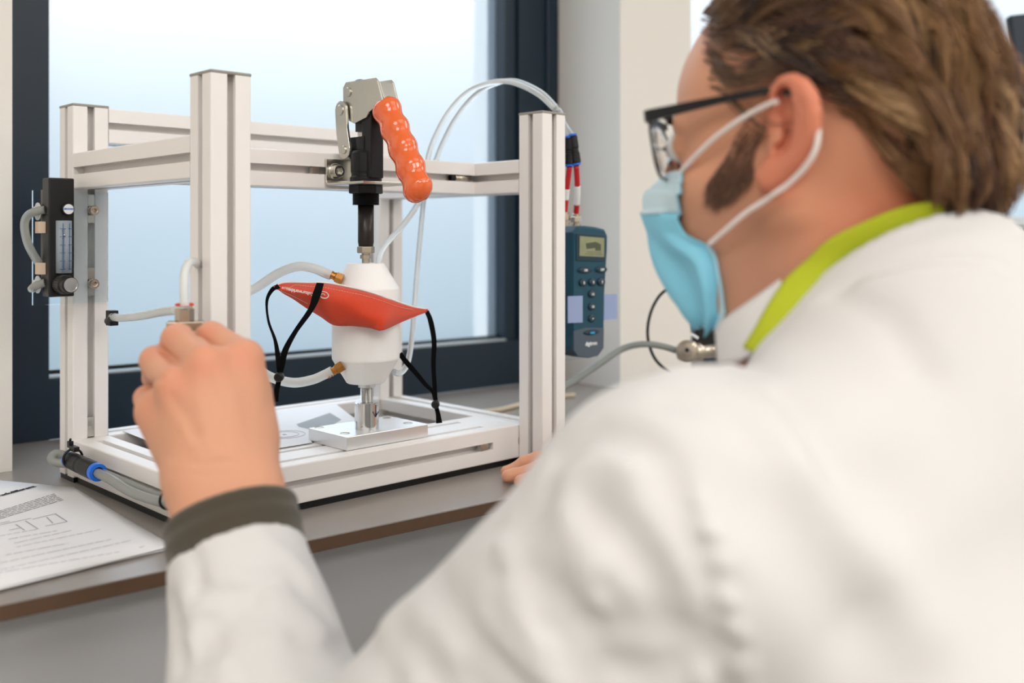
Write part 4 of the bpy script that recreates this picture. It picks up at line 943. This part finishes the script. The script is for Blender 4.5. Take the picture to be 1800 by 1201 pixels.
NB = at(1560, 560, .70); CH = CAM + Rr * .265 - Uu * .165 + Vv * .640; PV = CAM + Rr * .36 - Uu * .56 + Vv * .52
def torso_sdf(P):
    d = cap_sd(P, CH, PV, .105, .115)
    d = smin(d, cap_sd(P, CH + Uu * .03, SHL, .075, .048), .05); d = smin(d, cap_sd(P, CH, SHR, .060, .040), .03)
    d = smin(d, cap_sd(P, SHL, ELL, .046, .038), .02); d = smin(d, cap_sd(P, SHR, ELR, .046, .038), .02)
    d = smin(d, cap_sd(P, at(1500, 480, .68), CH, .062, .09), .03)
    return d
def gated(P, fn, c, r):
    d = np.linalg.norm(P - c, axis=1) - r; out = d + .02; m = d < .03
    if m.any(): out = out.copy(); out[m] = fn(P[m])
    return out
HC = HO + HF * -.01; LHC = at(390, 800, .72); RHC = at(960, 850, 1.12)
def body_sdf(P):
    d = torso_sdf(P)
    d = smin(d, gated(P, head_sdf, HC + Rr * .04 - Uu * .04, .235), .02)
    d = smin(d, gated(P, lefthand_sdf, LHC, .16), .012)
    return smin(d, gated(P, righthand_sdf, RHC, .15), .012)
bv, bq = net(body_sdf, CAM + Rr * 0 + np.array([-.2, -.2, -.9]) * 0 + np.array([-0.30, -0.35, -.95]) + Vv * .3, CAM + np.array([1.15, .65, .35]) + Vv * .35, .0021) if 0 else (None, None)
def bounds(pts, pad):
    A = np.array(pts); return A.min(0) - pad, A.max(0) + pad
lo, hi = bounds([SHL, ELL, WRL, SHR, ELR, RWRp, PV, HO + Uu * .14, TI['p'], KN['r'], DI['m'], RF[0][0][-1], RF[3][0][-1], hw(-110, 0, 60), hw(115, 0, 0), CH], .16)
bv, bq = net(body_sdf, lo, hi, .0021)
# skin tones that belong to the skin itself: redder ear and neck, shaved beard shadow, finger joints
q = hp_(bv); base = np.tile(np.array(lin('dca283')), (len(bv), 1)); isbig = np.linalg.norm(bv - HC, axis=1) < .26
def blend(col, wgt): global base; wgt = np.clip(wgt, 0, 1)[:, None]; base = base * (1 - wgt) + np.array(lin(col)) * wgt
ng = np.exp(-np.maximum(0, np.linalg.norm(q - np.array([-60, 60, -70]), axis=1) - 20) / 40) * isbig
blend('cc7450', ng * .85)
ed_ = np.exp(-(np.maximum(0, np.minimum(poly_dist(q, ear_rim), poly_dist(q, ear_body)) - 7) / 7) ** 2) * isbig; blend('dc8468', ed_ * .8)
jaw = isbig * np.clip((-22 - q[:, 2] + .25 * q[:, 0]) / 30, 0, 1) * np.clip((q[:, 0] + 6) / 35, 0, 1); blend('a87d68', jaw * .6)
for k in 'imrp':
    for pt, s_ in ((KN[k], .014), (PI[k], .012)): blend('e08f74', .55 * np.exp(-(np.linalg.norm(bv - pt - (CAM - pt) * .015, axis=1) / s_) ** 2))
body = np_mesh('body', bv, bq, 'skin', person, base)
# eyes
for s in (-1, 1):
    c = hw(80, s * 33, 16); G().lathe(c - HF * .012, HF, [(.0001, 0), (.0070, .0024), (.0112, .0076), (.0119, .012), (.0112, .0164), (.0070, .0216), (.0052, .0226)], 24, True).build('eye', 'eye', person)
    G().lathe(c + HF * .0105, HF, [(.0055, 0), (.0052, .0008), (.0001, .0018)], 20, True).build('iris', 'iris', person)
    g = G()
    for k in range(16):
        a = (k / 15 - .5) * 1.5; b0 = hw(90.5, s * 33 + 11 * math.sin(a), 18.5 - 3 * (1 - math.cos(a))); g.tube([b0, b0 + (HF * .005 + HU * -.0005), b0 + (HF * .0085 + HU * .0012)], [.00035, .0002, .0001], 4, 3)
    e_ = g.build('eyelashes', 'iris', person); e_['kind'] = 'stuff'
    g = G()
    for k in range(60):
        l = random.uniform(10, 46); b0 = hw(92 - (l / 46) ** 2 * 14 + random.uniform(-1, 1), s * l, 37 + 3 * math.sin(l / 15) + random.uniform(-3, 3)); g.tube([b0, b0 + HF * .003 + HL * s * .002 + HU * .001, b0 + HF * .0035 + HL * s * .006 + HU * .0005], [.0004, .0003, .0001], 4, 3)
    e_ = g.build('eyebrow', mat('brow_hair', '33241d', .6), person); e_['kind'] = 'stuff'

# ------------------------------------------------------------------ hair: scalp volume plus strands
def hair_sdf(P):
    q = hp_(P); d = ell_sd(q, (-18, 0, 45), (96, 80, 92)); d = smin(d, ell_sd(q, (-74, 0, -12), (40, 58, 56)), 25); return d / 1000.0
def hair_region(q):
    f_, l, u = q[:, 0], np.abs(q[:, 1]), q[:, 2]
    g_ = np.where(f_ > 10, 14 + (f_ - 10) * .5, np.where(f_ > -22, 28, 28 + (f_ + 22) * 1.5)); g_ = np.maximum(g_, -66)
    return (u > g_) & (f_ < 46 + np.clip(u - 60, 0, 60) * .12) 
sv, sq = net(lambda P: smax(hair_sdf(P) + .004, np.where(hair_region(hp_(P)), -1.0, 1.0) * .004, .001), *bounds([hw(-125, 0, 0), hw(60, 90, 140), hw(60, -90, -80), hw(-125, 90, 140), hw(-60, 95, -80), HO], .02), .003)
def strands(roots, dirs, n, seg, length, lift, rad, clump, name, tone, wave=1.0, surf=hair_sdf):
    """grow strands over the surface, return ribbons of triangular section"""
    P = roots.copy(); path = [P.copy()]; st = length / seg; ph = clump * 6.28; hgt = lift[:, None]
    D = dirs.copy()
    for k in range(seg):
        t = (k + 1) / seg; e_ = 1e-3; s0 = surf(P); gr = np.stack([surf(P + np.eye(3)[i] * e_) - s0 for i in range(3)], 1); gr /= np.linalg.norm(gr, axis=1, keepdims=True) + 1e-9
        q = hp_(P); f_, l, u = q[:, 0], q[:, 1], q[:, 2]; side = np.sign(l)
        fl = np.zeros_like(q); top = np.clip((u - 60) / 50, 0, 1); bk = np.clip((-f_ - 40) / 50, 0, 1); lowm = np.clip((20 - u) / 60, 0, 1)
        fl[:, 0] = -1.0 + .85 * bk + .35 * lowm; fl[:, 2] = -.22 - .9 * bk * (1 - top) - .35 * lowm - .25 * (1 - top); fl[:, 1] = side * .25 * top
        fl[:, 2] += wave * .75 * np.sin(ph + t * 5.2); fl[:, 0] += wave * .35 * np.cos(ph * 1.7 + t * 4.4); fl[:, 1] += wave * .3 * np.sin(ph * 2.3 + t * 5)
        W = fl @ HM; W -= gr * np.sum(W * gr, 1, keepdims=True); W /= np.linalg.norm(W, axis=1, keepdims=True) + 1e-9
        D = D * .45 + W * .55; D /= np.linalg.norm(D, axis=1, keepdims=True) + 1e-9
        P = P + D * st[:, None]; s1 = surf(P); tgt = lift * (math.sin(min(1, t * 1.3) * math.pi / 2)) * (1 + .4 * np.sin(ph * 3 + t * 6)); P = P - gr * (s1 - tgt)[:, None]
        path.append(P.copy())
    return np.stack(path, 1)
def tubes(path, rad, taper=True):
    N, K = path.shape[:2]; T = np.gradient(path, axis=1); T /= np.linalg.norm(T, axis=2, keepdims=True) + 1e-9
    ref = np.array([.3, .5, .8]); X = np.cross(T, ref); X /= np.linalg.norm(X, axis=2, keepdims=True) + 1e-9; Y = np.cross(T, X)
    t = np.linspace(0, 1, K); rr = rad[:, None] * (np.clip(1.15 - t ** 2.5, .12, 1) if taper else 1.0); V_ = []
    for k in range(3):
        a = 2 * math.pi * k / 3; V_.append(path + (X * math.cos(a) + Y * math.sin(a)) * rr[:, :, None])
    V_ = np.stack(V_, 2); idx = np.arange(N * K * 3).reshape(N, K, 3); qs = []
    for k in range(3): qs.append(np.stack([idx[:, :-1, k], idx[:, :-1, (k + 1) % 3], idx[:, 1:, (k + 1) % 3], idx[:, 1:, k]], -1).reshape(-1, 4))
    return V_.reshape(-1, 3), np.concatenate(qs)
def scalp_points(n):
    out = []
    while sum(map(len, out)) < n:
        a = rng.normal(size=(8000, 3)); a /= np.linalg.norm(a, axis=1, keepdims=True); qq = a * np.array([103, 82, 94]) + np.array([-18, 0, 45])
        b = rng.normal(size=(3000, 3)); b /= np.linalg.norm(b, axis=1, keepdims=True); q2 = b * np.array([42, 58, 56]) + np.array([-78, 0, -12]); qq = np.r_[qq, q2]
        P = HO + qq / 1000 @ HM; s = hair_sdf(P); qq = qq[(s > -.004) & hair_region(qq)]; out.append(qq)
    qq = np.concatenate(out)[:n]; rng.shuffle(qq); return qq
NS = 11000
qq = scalp_points(NS); cl = rng.uniform(0, 1, 420); cq = qq[:420]
near = np.array([np.argmin(((cq - a) ** 2).sum(1)) for a in qq]); clump = cl[near]
roots = HO + qq / 1000 @ HM; ln = np.where(qq[:, 2] < 0, .045, .075) * rng.uniform(.7, 1.3, NS); lift = .002 + (.004 + .012 * ((near * 37) % 100) / 100) * rng.uniform(.6, 1.1, NS)
lift = np.where(qq[:, 0] > 25, lift * .55, lift)
d0 = np.tile(-HF * .8 - HU * .2, (NS, 1))
path = strands(roots, d0, NS, 13, ln, lift, None, clump + rng.normal(0, .012, NS), 'hair', None)
# pull strands of a lock together towards the lock's own guide
for c in range(420):
    m = near == c
    if m.sum() > 2: mid = path[m].mean(0); t = np.linspace(0, .55, path.shape[1])[None, :, None]; path[m] = path[m] * (1 - t) + mid[None] * t
hh = hp_(path.reshape(-1, 3)); de = np.minimum(poly_dist(hh, ear_rim), poly_dist(hh, ear_body)).reshape(path.shape[:2]); keep = (de > 7.5).all(1)
path = path[keep]; near_k = near[keep]; NS = len(path); qq = qq[keep]; near = near_k
hv, hq = tubes(path, rng.uniform(.00032, .0006, NS))
tone = np.array([lin(c) for c in ('6b4a38', '85603f', 'a07a52', '3f2c23', 'b8946a', '8a6648')]); tk = tone[((near * 13) % 6)] * rng.uniform(.75, 1.25, NS)[:, None]
gy = np.clip((qq[:, 0] + 10) / 40, 0, 1)[:, None] * .45 ; tk = tk * (1 - gy) + np.array(lin('5a5150')) * gy
hc = np.repeat(tk, path.shape[1] * 3, axis=0)
# sideburn in front of the ear, set on the skin
side_poly = [(1312, 190), (1352, 190), (1352, 225), (1330, 262), (1326, 318), (1300, 345), (1262, 362), (1240, 350), (1245, 318), (1268, 288), (1290, 250), (1302, 220)]
def inpoly(x, y, P):
    c = False
    for i in range(len(P)):
        (x1, y1), (x2, y2) = P[i], P[i - 1]
        if (y1 > y) != (y2 > y) and x < (x2 - x1) * (y - y1) / (y2 - y1) + x1: c = not c
    return c
sp = []
while len(sp) < 1000:
    u, v = random.uniform(1238, 1356), random.uniform(188, 364)
    if inpoly(u, v, side_poly) and random.random() < .12 + .9 * max(0, min(1, (v - 215) / 90)): sp.append((u, v))
hp3, ok = hits(lambda P: gated(P, head_sdf, HC + Rr * .04 - Uu * .04, .235), sp, .5, .8, 40); hp3 = hp3[ok]; n_ = len(hp3)
path2 = strands(hp3, np.tile(-HU * .9 + HF * .3, (n_, 1)), n_, 5, rng.uniform(.006, .013, n_), rng.uniform(.001, .003, n_), None, rng.uniform(0, 1, n_), 'b', None, .25, surf=lambda P: gated(P, head_sdf, HC + Rr * .04 - Uu * .04, .235))
# sideburn hairs grow downwards: relay them along -U
for k in range(1, 6):
    path2[:, k] = path2[:, k - 1] + (-HU * .6 + HF * .35 + HL * .35) * rng.uniform(.0012, .0022, n_)[:, None] + rng.normal(0, .0003, (n_, 3))
v2, q2 = tubes(path2, rng.uniform(.00014, .00026, n_)); c2 = np.repeat(np.tile(np.array(lin('7c5c4c')), (n_, 1)) * rng.uniform(.7, 1.3, n_)[:, None], 18, axis=0)
# fringe wisps across the temple and stray hairs
hairo = np_mesh('hair', np.r_[sv, hv], np.r_[sq, hq + len(sv)], 'hair', person, np.r_[np.tile(np.array(lin('4a362b')), (len(sv), 1)), hc]); hairo['kind'] = 'stuff'
sb = np_mesh('sideburn', v2, q2, 'hair', person, c2); sb['kind'] = 'stuff'

# ------------------------------------------------------------------ clothes
NAX = nrm(NB - (HO + HF * -.03 - HU * .01))        # neck axis, pointing down to the back
NP = HO + HF * -.028 - HU * .012
def neck_d(P): return cap_sd(P, NP, NP + NAX * .20, .060, .068)
def sleeve(P, A_, B_, C_, ra, rb, rc, wd, k=.03):
    side = Rr * wd
    return smin(cap_sd(P, A_, B_, ra, rb), smin(cap_sd(P, B_, C_ + side, rb, rc), cap_sd(P, B_, C_ - side, rb, rc), .03), k)
CUF = WRL + (ELL - WRL) * .20
def coat_base(P):
    d = cap_sd(P, CH, PV, .128, .150)
    d = smin(d, cap_sd(P, CH + Uu * .035 + Vv * .0, SHL, .092, .070), .05)
    d = smin(d, cap_sd(P, CH + Uu * .03, SHR, .090, .070), .05)
    d = smin(d, sleeve(P, SHL, ELL, CUF, .077, .072, .034, .012), .022)
    d = smin(d, sleeve(P, SHR, ELR, RWRp + (ELR - RWRp) * .16, .075, .062, .045, .008), .02)
    d = smin(d, cap_sd(P, CH * .45 + SHL * .55 - Uu * .05, PV + HL * .10 + Rr * .02, .10, .16), .05)
    d = smin(d, cap_sd(P, at(903, 1000, .52), at(950, 1000, .50), .016, .024), .018); d = smin(d, cap_sd(P, at(745, 1150, .54), at(800, 1150, .52), .022, .026), .02)
    nk = cap_sd(P, at(1590, 520, .675), CH, .082, .11)
    d = smin(d, nk, .05)
    return d
# collar: raised band round the neck, cut by a tilted plane through measured points
nk_s = lambda P: neck_d(P) - .020
PC3, _ok = hits(nk_s, [(1655, 380), (1528, 434), (1408, 540)], .45, .85, 60)
pa = PC3[0]; PLN = nrm(np.cross(PC3[1] - pa, PC3[2] - pa)); PLN = PLN if PLN @ Uu > 0 else -PLN
print('collar plane', PC3, _ok, PLN, 'neck axis', NAX)
strokes = [  # (line of sight points, half width m, depth m; positive = valley)
    ([(985, 800), (1040, 765), (1110, 775), (1165, 815), (1190, 850)], .010, .0055), ([(1000, 840), (1060, 800), (1120, 815)], .009, -.003),
    ([(1190, 850), (1205, 900), (1222, 960), (1240, 1020), (1256, 1090), (1268, 1150), (1276, 1200), (1290, 1300)], .0065, .0050),
    ([(1215, 850), (1235, 930), (1262, 1020), (1285, 1120), (1300, 1220)], .008, -.0030),
    ([(1040, 905), (1090, 945), (1130, 1000), (1160, 1060), (1178, 1105)], .013, .0070), ([(1000, 900), (1040, 960), (1090, 1040), (1120, 1090)], .012, -.004),
    ([(925, 1010), (980, 1050), (1030, 1100), (1070, 1170)], .011, .0050), ([(1040, 1112), (1100, 1102), (1160, 1112), (1200, 1120)], .009, .0055),
    ([(1060, 1180), (1130, 1192), (1200, 1172), (1250, 1142)], .010, .0060), ([(760, 1010), (790, 1060), (830, 1120), (880, 1180)], .010, .0045),
    ([(690, 1105), (740, 1150), (775, 1210)], .010, .0045), ([(880, 960), (920, 1040), (950, 1130), (1000, 1220)], .014, -.005),
    ([(1300, 840), (1420, 870), (1560, 860)], .030, .005), ([(1250, 640), (1330, 660), (1420, 730), (1460, 800)], .016, .0045), ([(1480, 520), (1560, 560), (1620, 640)], .014, .0040),
    ([(1360, 900), (1430, 980), (1500, 1080)], .024, .006), ([(1420, 830), (1520, 950), (1620, 1100)], .022, -.005), ([(1190, 660), (1280, 640), (1350, 670)], .012, -.003), ([(1180, 700), (1260, 715), (1330, 770)], .012, .003),
    ([(1440, 530), (1520, 482), (1640, 458), (1770, 462)], .0035, .0022), ([(1480, 512), (1600, 478), (1760, 474)], .004, -.0012),
    ([(345, 1028), (375, 1045), (430, 1040), (490, 1018)], .006, .0030), ([(350, 1150), (385, 1090), (440, 1060)], .010, .0040), ([(515, 1010), (540, 1045), (575, 1075)], .008, .0040), ([(300, 1060), (312, 1110), (318, 1170)], .008, .0045),
    ([(520, 1120), (570, 1128), (610, 1140)], .007, .0045), ([(400, 1170), (470, 1130), (560, 1110)], .010, -.0035), ([(330, 960), (350, 1000), (345, 1040)], .007, .0025), ([(440, 920), (470, 960), (520, 990)], .008, -.002),
    ([(960, 860), (940, 900), (900, 930)], .009, .004), ([(870, 930), (860, 970), (880, 1010)], .008, .0035), ([(640, 1130), (670, 1160), (690, 1200)], .010, .004),
]
rs = random.Random(3)
for k in range(22):
    u = rs.uniform(700, 1180); v = rs.uniform(max(800, 1250 - .75 * (u - 620)), 1230); a = rs.uniform(.5, 1.25); L_ = rs.uniform(90, 240); c = rs.uniform(-.3, .3)
    strokes.append(([(u + L_ * t * math.cos(a + c * t), v + L_ * t * math.sin(a + c * t)) for t in (0, .35, .7, 1)], rs.uniform(.006, .010), rs.choice([1, 1, -1]) * rs.uniform(.0014, .0030)))
for k in range(12):
    u = rs.uniform(310, 560); v = rs.uniform(980, 1190); a = rs.uniform(-.5, .9); L_ = rs.uniform(40, 90)
    strokes.append(([(u, v), (u + L_ * .5 * math.cos(a), v + L_ * .5 * math.sin(a)), (u + L_ * math.cos(a + .3), v + L_ * math.sin(a + .3))], rs.uniform(.004, .007), rs.choice([1, -1]) * rs.uniform(.001, .002)))
for k in range(11):   # gathers along the armhole seam
    v = 870 + k * 30; u = 1197 + (v - 870) * .245; strokes.append(([(u - 2, v), (u + 26, v + 6), (u + 44, v + 3)], .0035, .0022 if k % 2 else -.0018))
ST = []
for pts, wd, dp in strokes:
    h_, ok = hits(coat_base, pts, .2, 1.1, 70); h_ = h_[ok]
    if len(h_) > 1: ST.append((h_, wd, dp, h_.min(0) - wd * 2.6, h_.max(0) + wd * 2.6))
def coat_sdf(P):
    d = coat_base(P)
    for h_, wd, dp, l_, u_ in ST:
        m = ((P > l_) & (P < u_)).all(1) & (np.abs(d) < .05)
        if m.any(): d[m] += 1.3 * dp * np.exp(-(poly_dist(P[m], h_) / (wd * .85)) ** 2)
    d = d + .0012 * np.sin(P[:, 0] * 34 + 3 * np.sin(P[:, 2] * 21)) * np.sin(P[:, 1] * 29 + P[:, 2] * 37)
    # collar stand and neck opening
    nd = neck_d(P); side_ = (P - pa) @ PLN
    far_ = (P - NP) @ HL; d = smax(d, np.minimum(np.minimum(side_, .055 - nd), (far_ + .035) * 1.5), .006); side_ = side_ - np.maximum(-far_ - .02, 0) * .9
    col = smax(nd - .0235, side_, .006); d = smin(d, col, .010)
    d = smax(d, -(nd - .0165), .004)
    # turned-over collar leaf: slightly proud band below the edge
    leaf = smax(smax(nd - .0285, side_ + .004, .006), -(side_ + .050), .006); leaf = smax(leaf, -(nd - .0165), .003); d = smin(d, leaf, .003)
    ax = nrm(WRL - ELL); t = (P - CUF) @ ax
    d = smax(d, np.where(np.linalg.norm(P - CUF, axis=1) < .12, t - .008, -1.0), .003)
    return d
lo, hi = bounds([SHL, ELL, CUF, SHR, ELR, RWRp, PV, CH, at(1700, 366, .63)], .13); hi[2] = min(hi[2], at(1700, 340, .6)[2])
cv, cq_ = net(coat_sdf, lo, hi, .0034)
np_mesh('lab_coat', cv, cq_, 'coat', person)
# knitted olive cuff
CUa = WRL + (ELL - WRL) * -.02
def cuff_sdf(P):
    ax = nrm(WRL - ELL); s = Rr * .014
    a = CUF - ax * .03; b = CUF + ax * .15
    d = smin(cap_sd(P, a + s, b + s, .0318, .0290), cap_sd(P, a - s, b - s, .0318, .0290), .03); i_ = smin(cap_sd(P, a + s, b + s, .0275, .0255), cap_sd(P, a - s, b - s, .0275, .0255), .03)
    t = (P - CUF) @ ax; d = d - .0016 * np.exp(-((t - .031) / .004) ** 2) - .0014 * np.exp(-((t - .019) / .005) ** 2); return smax(smax(d, -i_, .001), np.maximum(t - .036, -.03 - t), .003)
v_, q_ = net(cuff_sdf, CUF - .09, CUF + .11, .0018); np_mesh('knit_cuff', v_, q_, 'cuff', person, None)
# lime neckband between skin and coat
thr = lambda P: np.minimum(neck_d(P), gated(P, head_sdf, HC + Rr * .04 - Uu * .04, .26) - .001)
def patch(up, low, off, name, m, th=.0022, n=9, outl=.0):
    a = np.array(catmull([np.array(x, float) for x in up], 6)); b_ = np.array(catmull([np.array(x, float) for x in low], 6)); rows_ = []
    f = lambda P: thr(P) - off
    for i in range(n):
        t = i / (n - 1); px = a * (1 - t) + b_ * t; h_, ok = hits(f, px[:, :2], .45, .80, 80); dd_ = (h_ - CAM) @ Vv
        if (~ok).any():
            idx = np.arange(len(dd_)); dd_[~ok] = np.interp(idx[~ok], idx[ok], dd_[ok]); h_ = np.array([at(x[0], x[1], z) for x, z in zip(px, dd_)])
        rows_.append(h_ - nrm(np.array([.0, 0, 0]) + (h_.mean(0) - CAM)) * outl * math.sin(math.pi * t))
    A = np.array(rows_)
    for _ in range(3): A[1:-1] = (A[:-2] + A[1:-1] * 2 + A[2:]) / 4; A[:, 1:-1] = (A[:, :-2] + A[:, 1:-1] * 2 + A[:, 2:]) / 4
    return G().sheet(A, th).build(name, m, person)
patch([(1262, 588), (1272, 566), (1300, 545), (1335, 520), (1372, 492)], [(1266, 640), (1290, 640), (1320, 625), (1350, 600), (1392, 545)], .009, 'white_lapel', 'coat')
patch([(1700, 350), (1670, 354), (1617, 358), (1564, 372), (1512, 395), (1459, 422), (1417, 459), (1385, 485), (1354, 527), (1327, 575), (1305, 610)], [(1705, 382), (1672, 386), (1617, 392), (1570, 412), (1540, 436), (1490, 456), (1458, 482), (1427, 520), (1398, 560), (1378, 600), (1365, 640)], .0125, 'lime_collar', 'green')

# ------------------------------------------------------------------ blue surgical mask
def hl(u, v, l): return hw(*onhead(u, v, l))
cols = [  # near edge -> silhouette, each column from top to bottom
    [(1204, 302, 50), (1205, 330, 50), (1203, 352, 50), (1204, 380, 52), (1210, 405, 56), (1225, 415, 62), (1262, 435, 64), (1272, 480, 62), (1277, 530, 58), (1276, 552, 54), (1258, 586, 46)],
    [(1186, 302, 38), (1178, 330, 40), (1170, 352, 43), (1168, 380, 46), (1176, 405, 50), (1198, 425, 55), (1236, 450, 58), (1248, 490, 57), (1252, 535, 52), (1250, 560, 48), (1245, 584, 40)],
    [(1174, 306, 24), (1160, 330, 26), (1150, 352, 29), (1148, 382, 33), (1154, 410, 38), (1172, 437, 43), (1204, 470, 47), (1220, 510, 46), (1228, 545, 42), (1232, 562, 38), (1232, 578, 30)],
    [(1165, 310, 8), (1148, 332, 9), (1136, 356, 11), (1134, 380, 14), (1138, 410, 18), (1146, 445, 22), (1160, 480, 25), (1180, 512, 25), (1200, 540, 22), (1212, 556, 18), (1222, 570, 12)],
    [(1172, 306, -12), (1160, 330, -13), (1148, 356, -14), (1146, 382, -14), (1150, 412, -14), (1160, 445, -14), (1176, 480, -14), (1196, 512, -14), (1214, 540, -14), (1222, 556, -14), (1232, 572, -16)],
    [(1195, 302, -34), (1186, 330, -38), (1178, 356, -42), (1176, 382, -44), (1184, 410, -46), (1196, 440, -46), (1212, 475, -46), (1228, 510, -46), (1240, 540, -44), (1248, 556, -42), (1256, 575, -40)]]
hd_f = lambda P: gated(P, head_sdf, HC + Rr * .04 - Uu * .04, .25)
def hl0(u, v, l):
    h_, ok = hits(hd_f, [(u, v)], .5, .8, 60); p = hl(u, v, l)
    return hp_(h_[0]) * 0 + h_[0] + nrm(h_[0] - hw(0, 0, -30)) * .0025 if ok[0] and np.linalg.norm(h_[0] - p) < .05 else p
Cm = [np.array(catmull([(hl0 if ci == 0 else hl)(*p) for p in c], 5)) for ci, c in enumerate(cols)]
nr_ = len(Cm[0]); rows = []
for i in range(nr_):
    r_ = np.array(catmull([c[i] for c in Cm], 7)); t = i / (nr_ - 1)
    for j in range(len(r_)):
        s = j / (len(r_) - 1); out = nrm(r_[j] - hw(30, 0, -40))
        saw = ((t * 7.0 + .25 * s) % 1.0); pl_ = .0042 * (1 - saw) if .06 < t < .42 else 0
        fan = .0055 * math.sin(s * 21 + 3.0 * t) * np.clip((t - .38) * 3, 0, 1) * (1 - .4 * t) + .0018 * math.sin(s * 43 + 5 * t) * np.clip((t - .38) * 2, 0, 1)
        r_[j] = r_[j] + out * (pl_ + fan)
    rows.append(list(r_))
mk = G().sheet(rows, .0007).build('surgical_mask', 'mask', person, label='pale blue pleated surgical mask')
k0 = int(nr_ * .04)
G().sheet([[p + nrm(p - hw(30, 0, -40)) * .0012 for p in rows[i]] for i in range(0, int(nr_ * .30))], .0006).build('folded_top', 'maskw', mk)
edg = [r_[0] for r_ in [np.array(r) for r in rows]]
Sd = [[rows[i][j] + nrm(rows[i][j] - hw(30, 0, -40)) * .001 for j in range(0, 4)] for i in range(int(nr_ * .58), nr_)]
G().sheet(Sd, .0005).build('side_seam', 'maskw', mk)
def loop(pts, name='ear_loop'): return G().tube([hl(*p) for p in pts], .0017, 8, 8).build(name, 'loop', mk)
loop([(1196, 304, 54), (1225, 272, 66), (1262, 238, 74), (1305, 208, 81), (1345, 186, 87), (1366, 178, 92)])
loop([(1246, 430, 66), (1275, 405, 72), (1310, 375, 78), (1345, 352, 82), (1362, 340, 86), (1385, 324, 88), (1410, 300, 92), (1428, 275, 96), (1437, 250, 97), (1439, 222, 96)])

# ------------------------------------------------------------------ spectacles
sp_ = G()
def rim_pts(s, n=28):
    out = []
    for k in range(n):
        a = 2 * math.pi * k / n; ca, sa = math.cos(a), math.sin(a); r = 1 / (abs(ca) ** 2.6 + abs(sa) ** 2.6) ** (1 / 2.6)
        l = 38 + 28 * ca * r; u = 16 + 21.5 * sa * r - (0 if sa > 0 else -2) ; f_ = 99 - (l / 68) ** 2 * 10; out.append(hw(f_, s * l, u))
    return out
gl_root = None
for s in (1, -1):
    R_ = rim_pts(s); g = G(); g.tube(R_ + [R_[0]], .0011, 8, 2)
    o = g.build('spectacle_rim', 'specs', person)
    g = G(); mid = np.mean(R_, axis=0); g.rings([[p + (mid - p) * .02 - HF * .0006 for p in R_], [p + (mid - p) * .02 + HF * .0006 for p in R_]], smooth=False); g.build('lens', 'lens', o)
    g = G()   # brow bar and temple
    bar = [hw(99 - (l / 68) ** 2 * 10, s * l, 36.5) for l in (10, 24, 40, 56, 67)]
    g.ribbon(bar, [.0045, .0050, .0055, .006, .0068], HU, .0030); g.build('brow_bar', 'specs', o)
    tpx = [hw(90, s * 68.5, 36.5), hw(84, s * 71.5, 36), hw(55, s * 76, 34.5), hw(30, s * 79, 33), hw(2, s * 80.5, 31), hw(-12, s * 79.5, 26)]
    G().ribbon(tpx, [.0080, .0082, .0062, .0048, .0042, .004], HU, .0026).build('temple_arm', 'specs', o)
    g = G(); g.tube([hw(98, s * 12, 14), hw(94, s * 11, 10), hw(92, s * 12, 4)], .0006, 6, 4); g.build('nose_pad', 'specs', o)
G().tube([hw(99, -12, 22), hw(102, -5, 25), hw(102, 5, 25), hw(99, 12, 22)], .0014, 8, 6).build('bridge', 'specs', person)
# ------------------------------------------------------------------ lift everything to floor level 0
for o in SC.objects:
    if o.parent is None: o.location.z += ZB
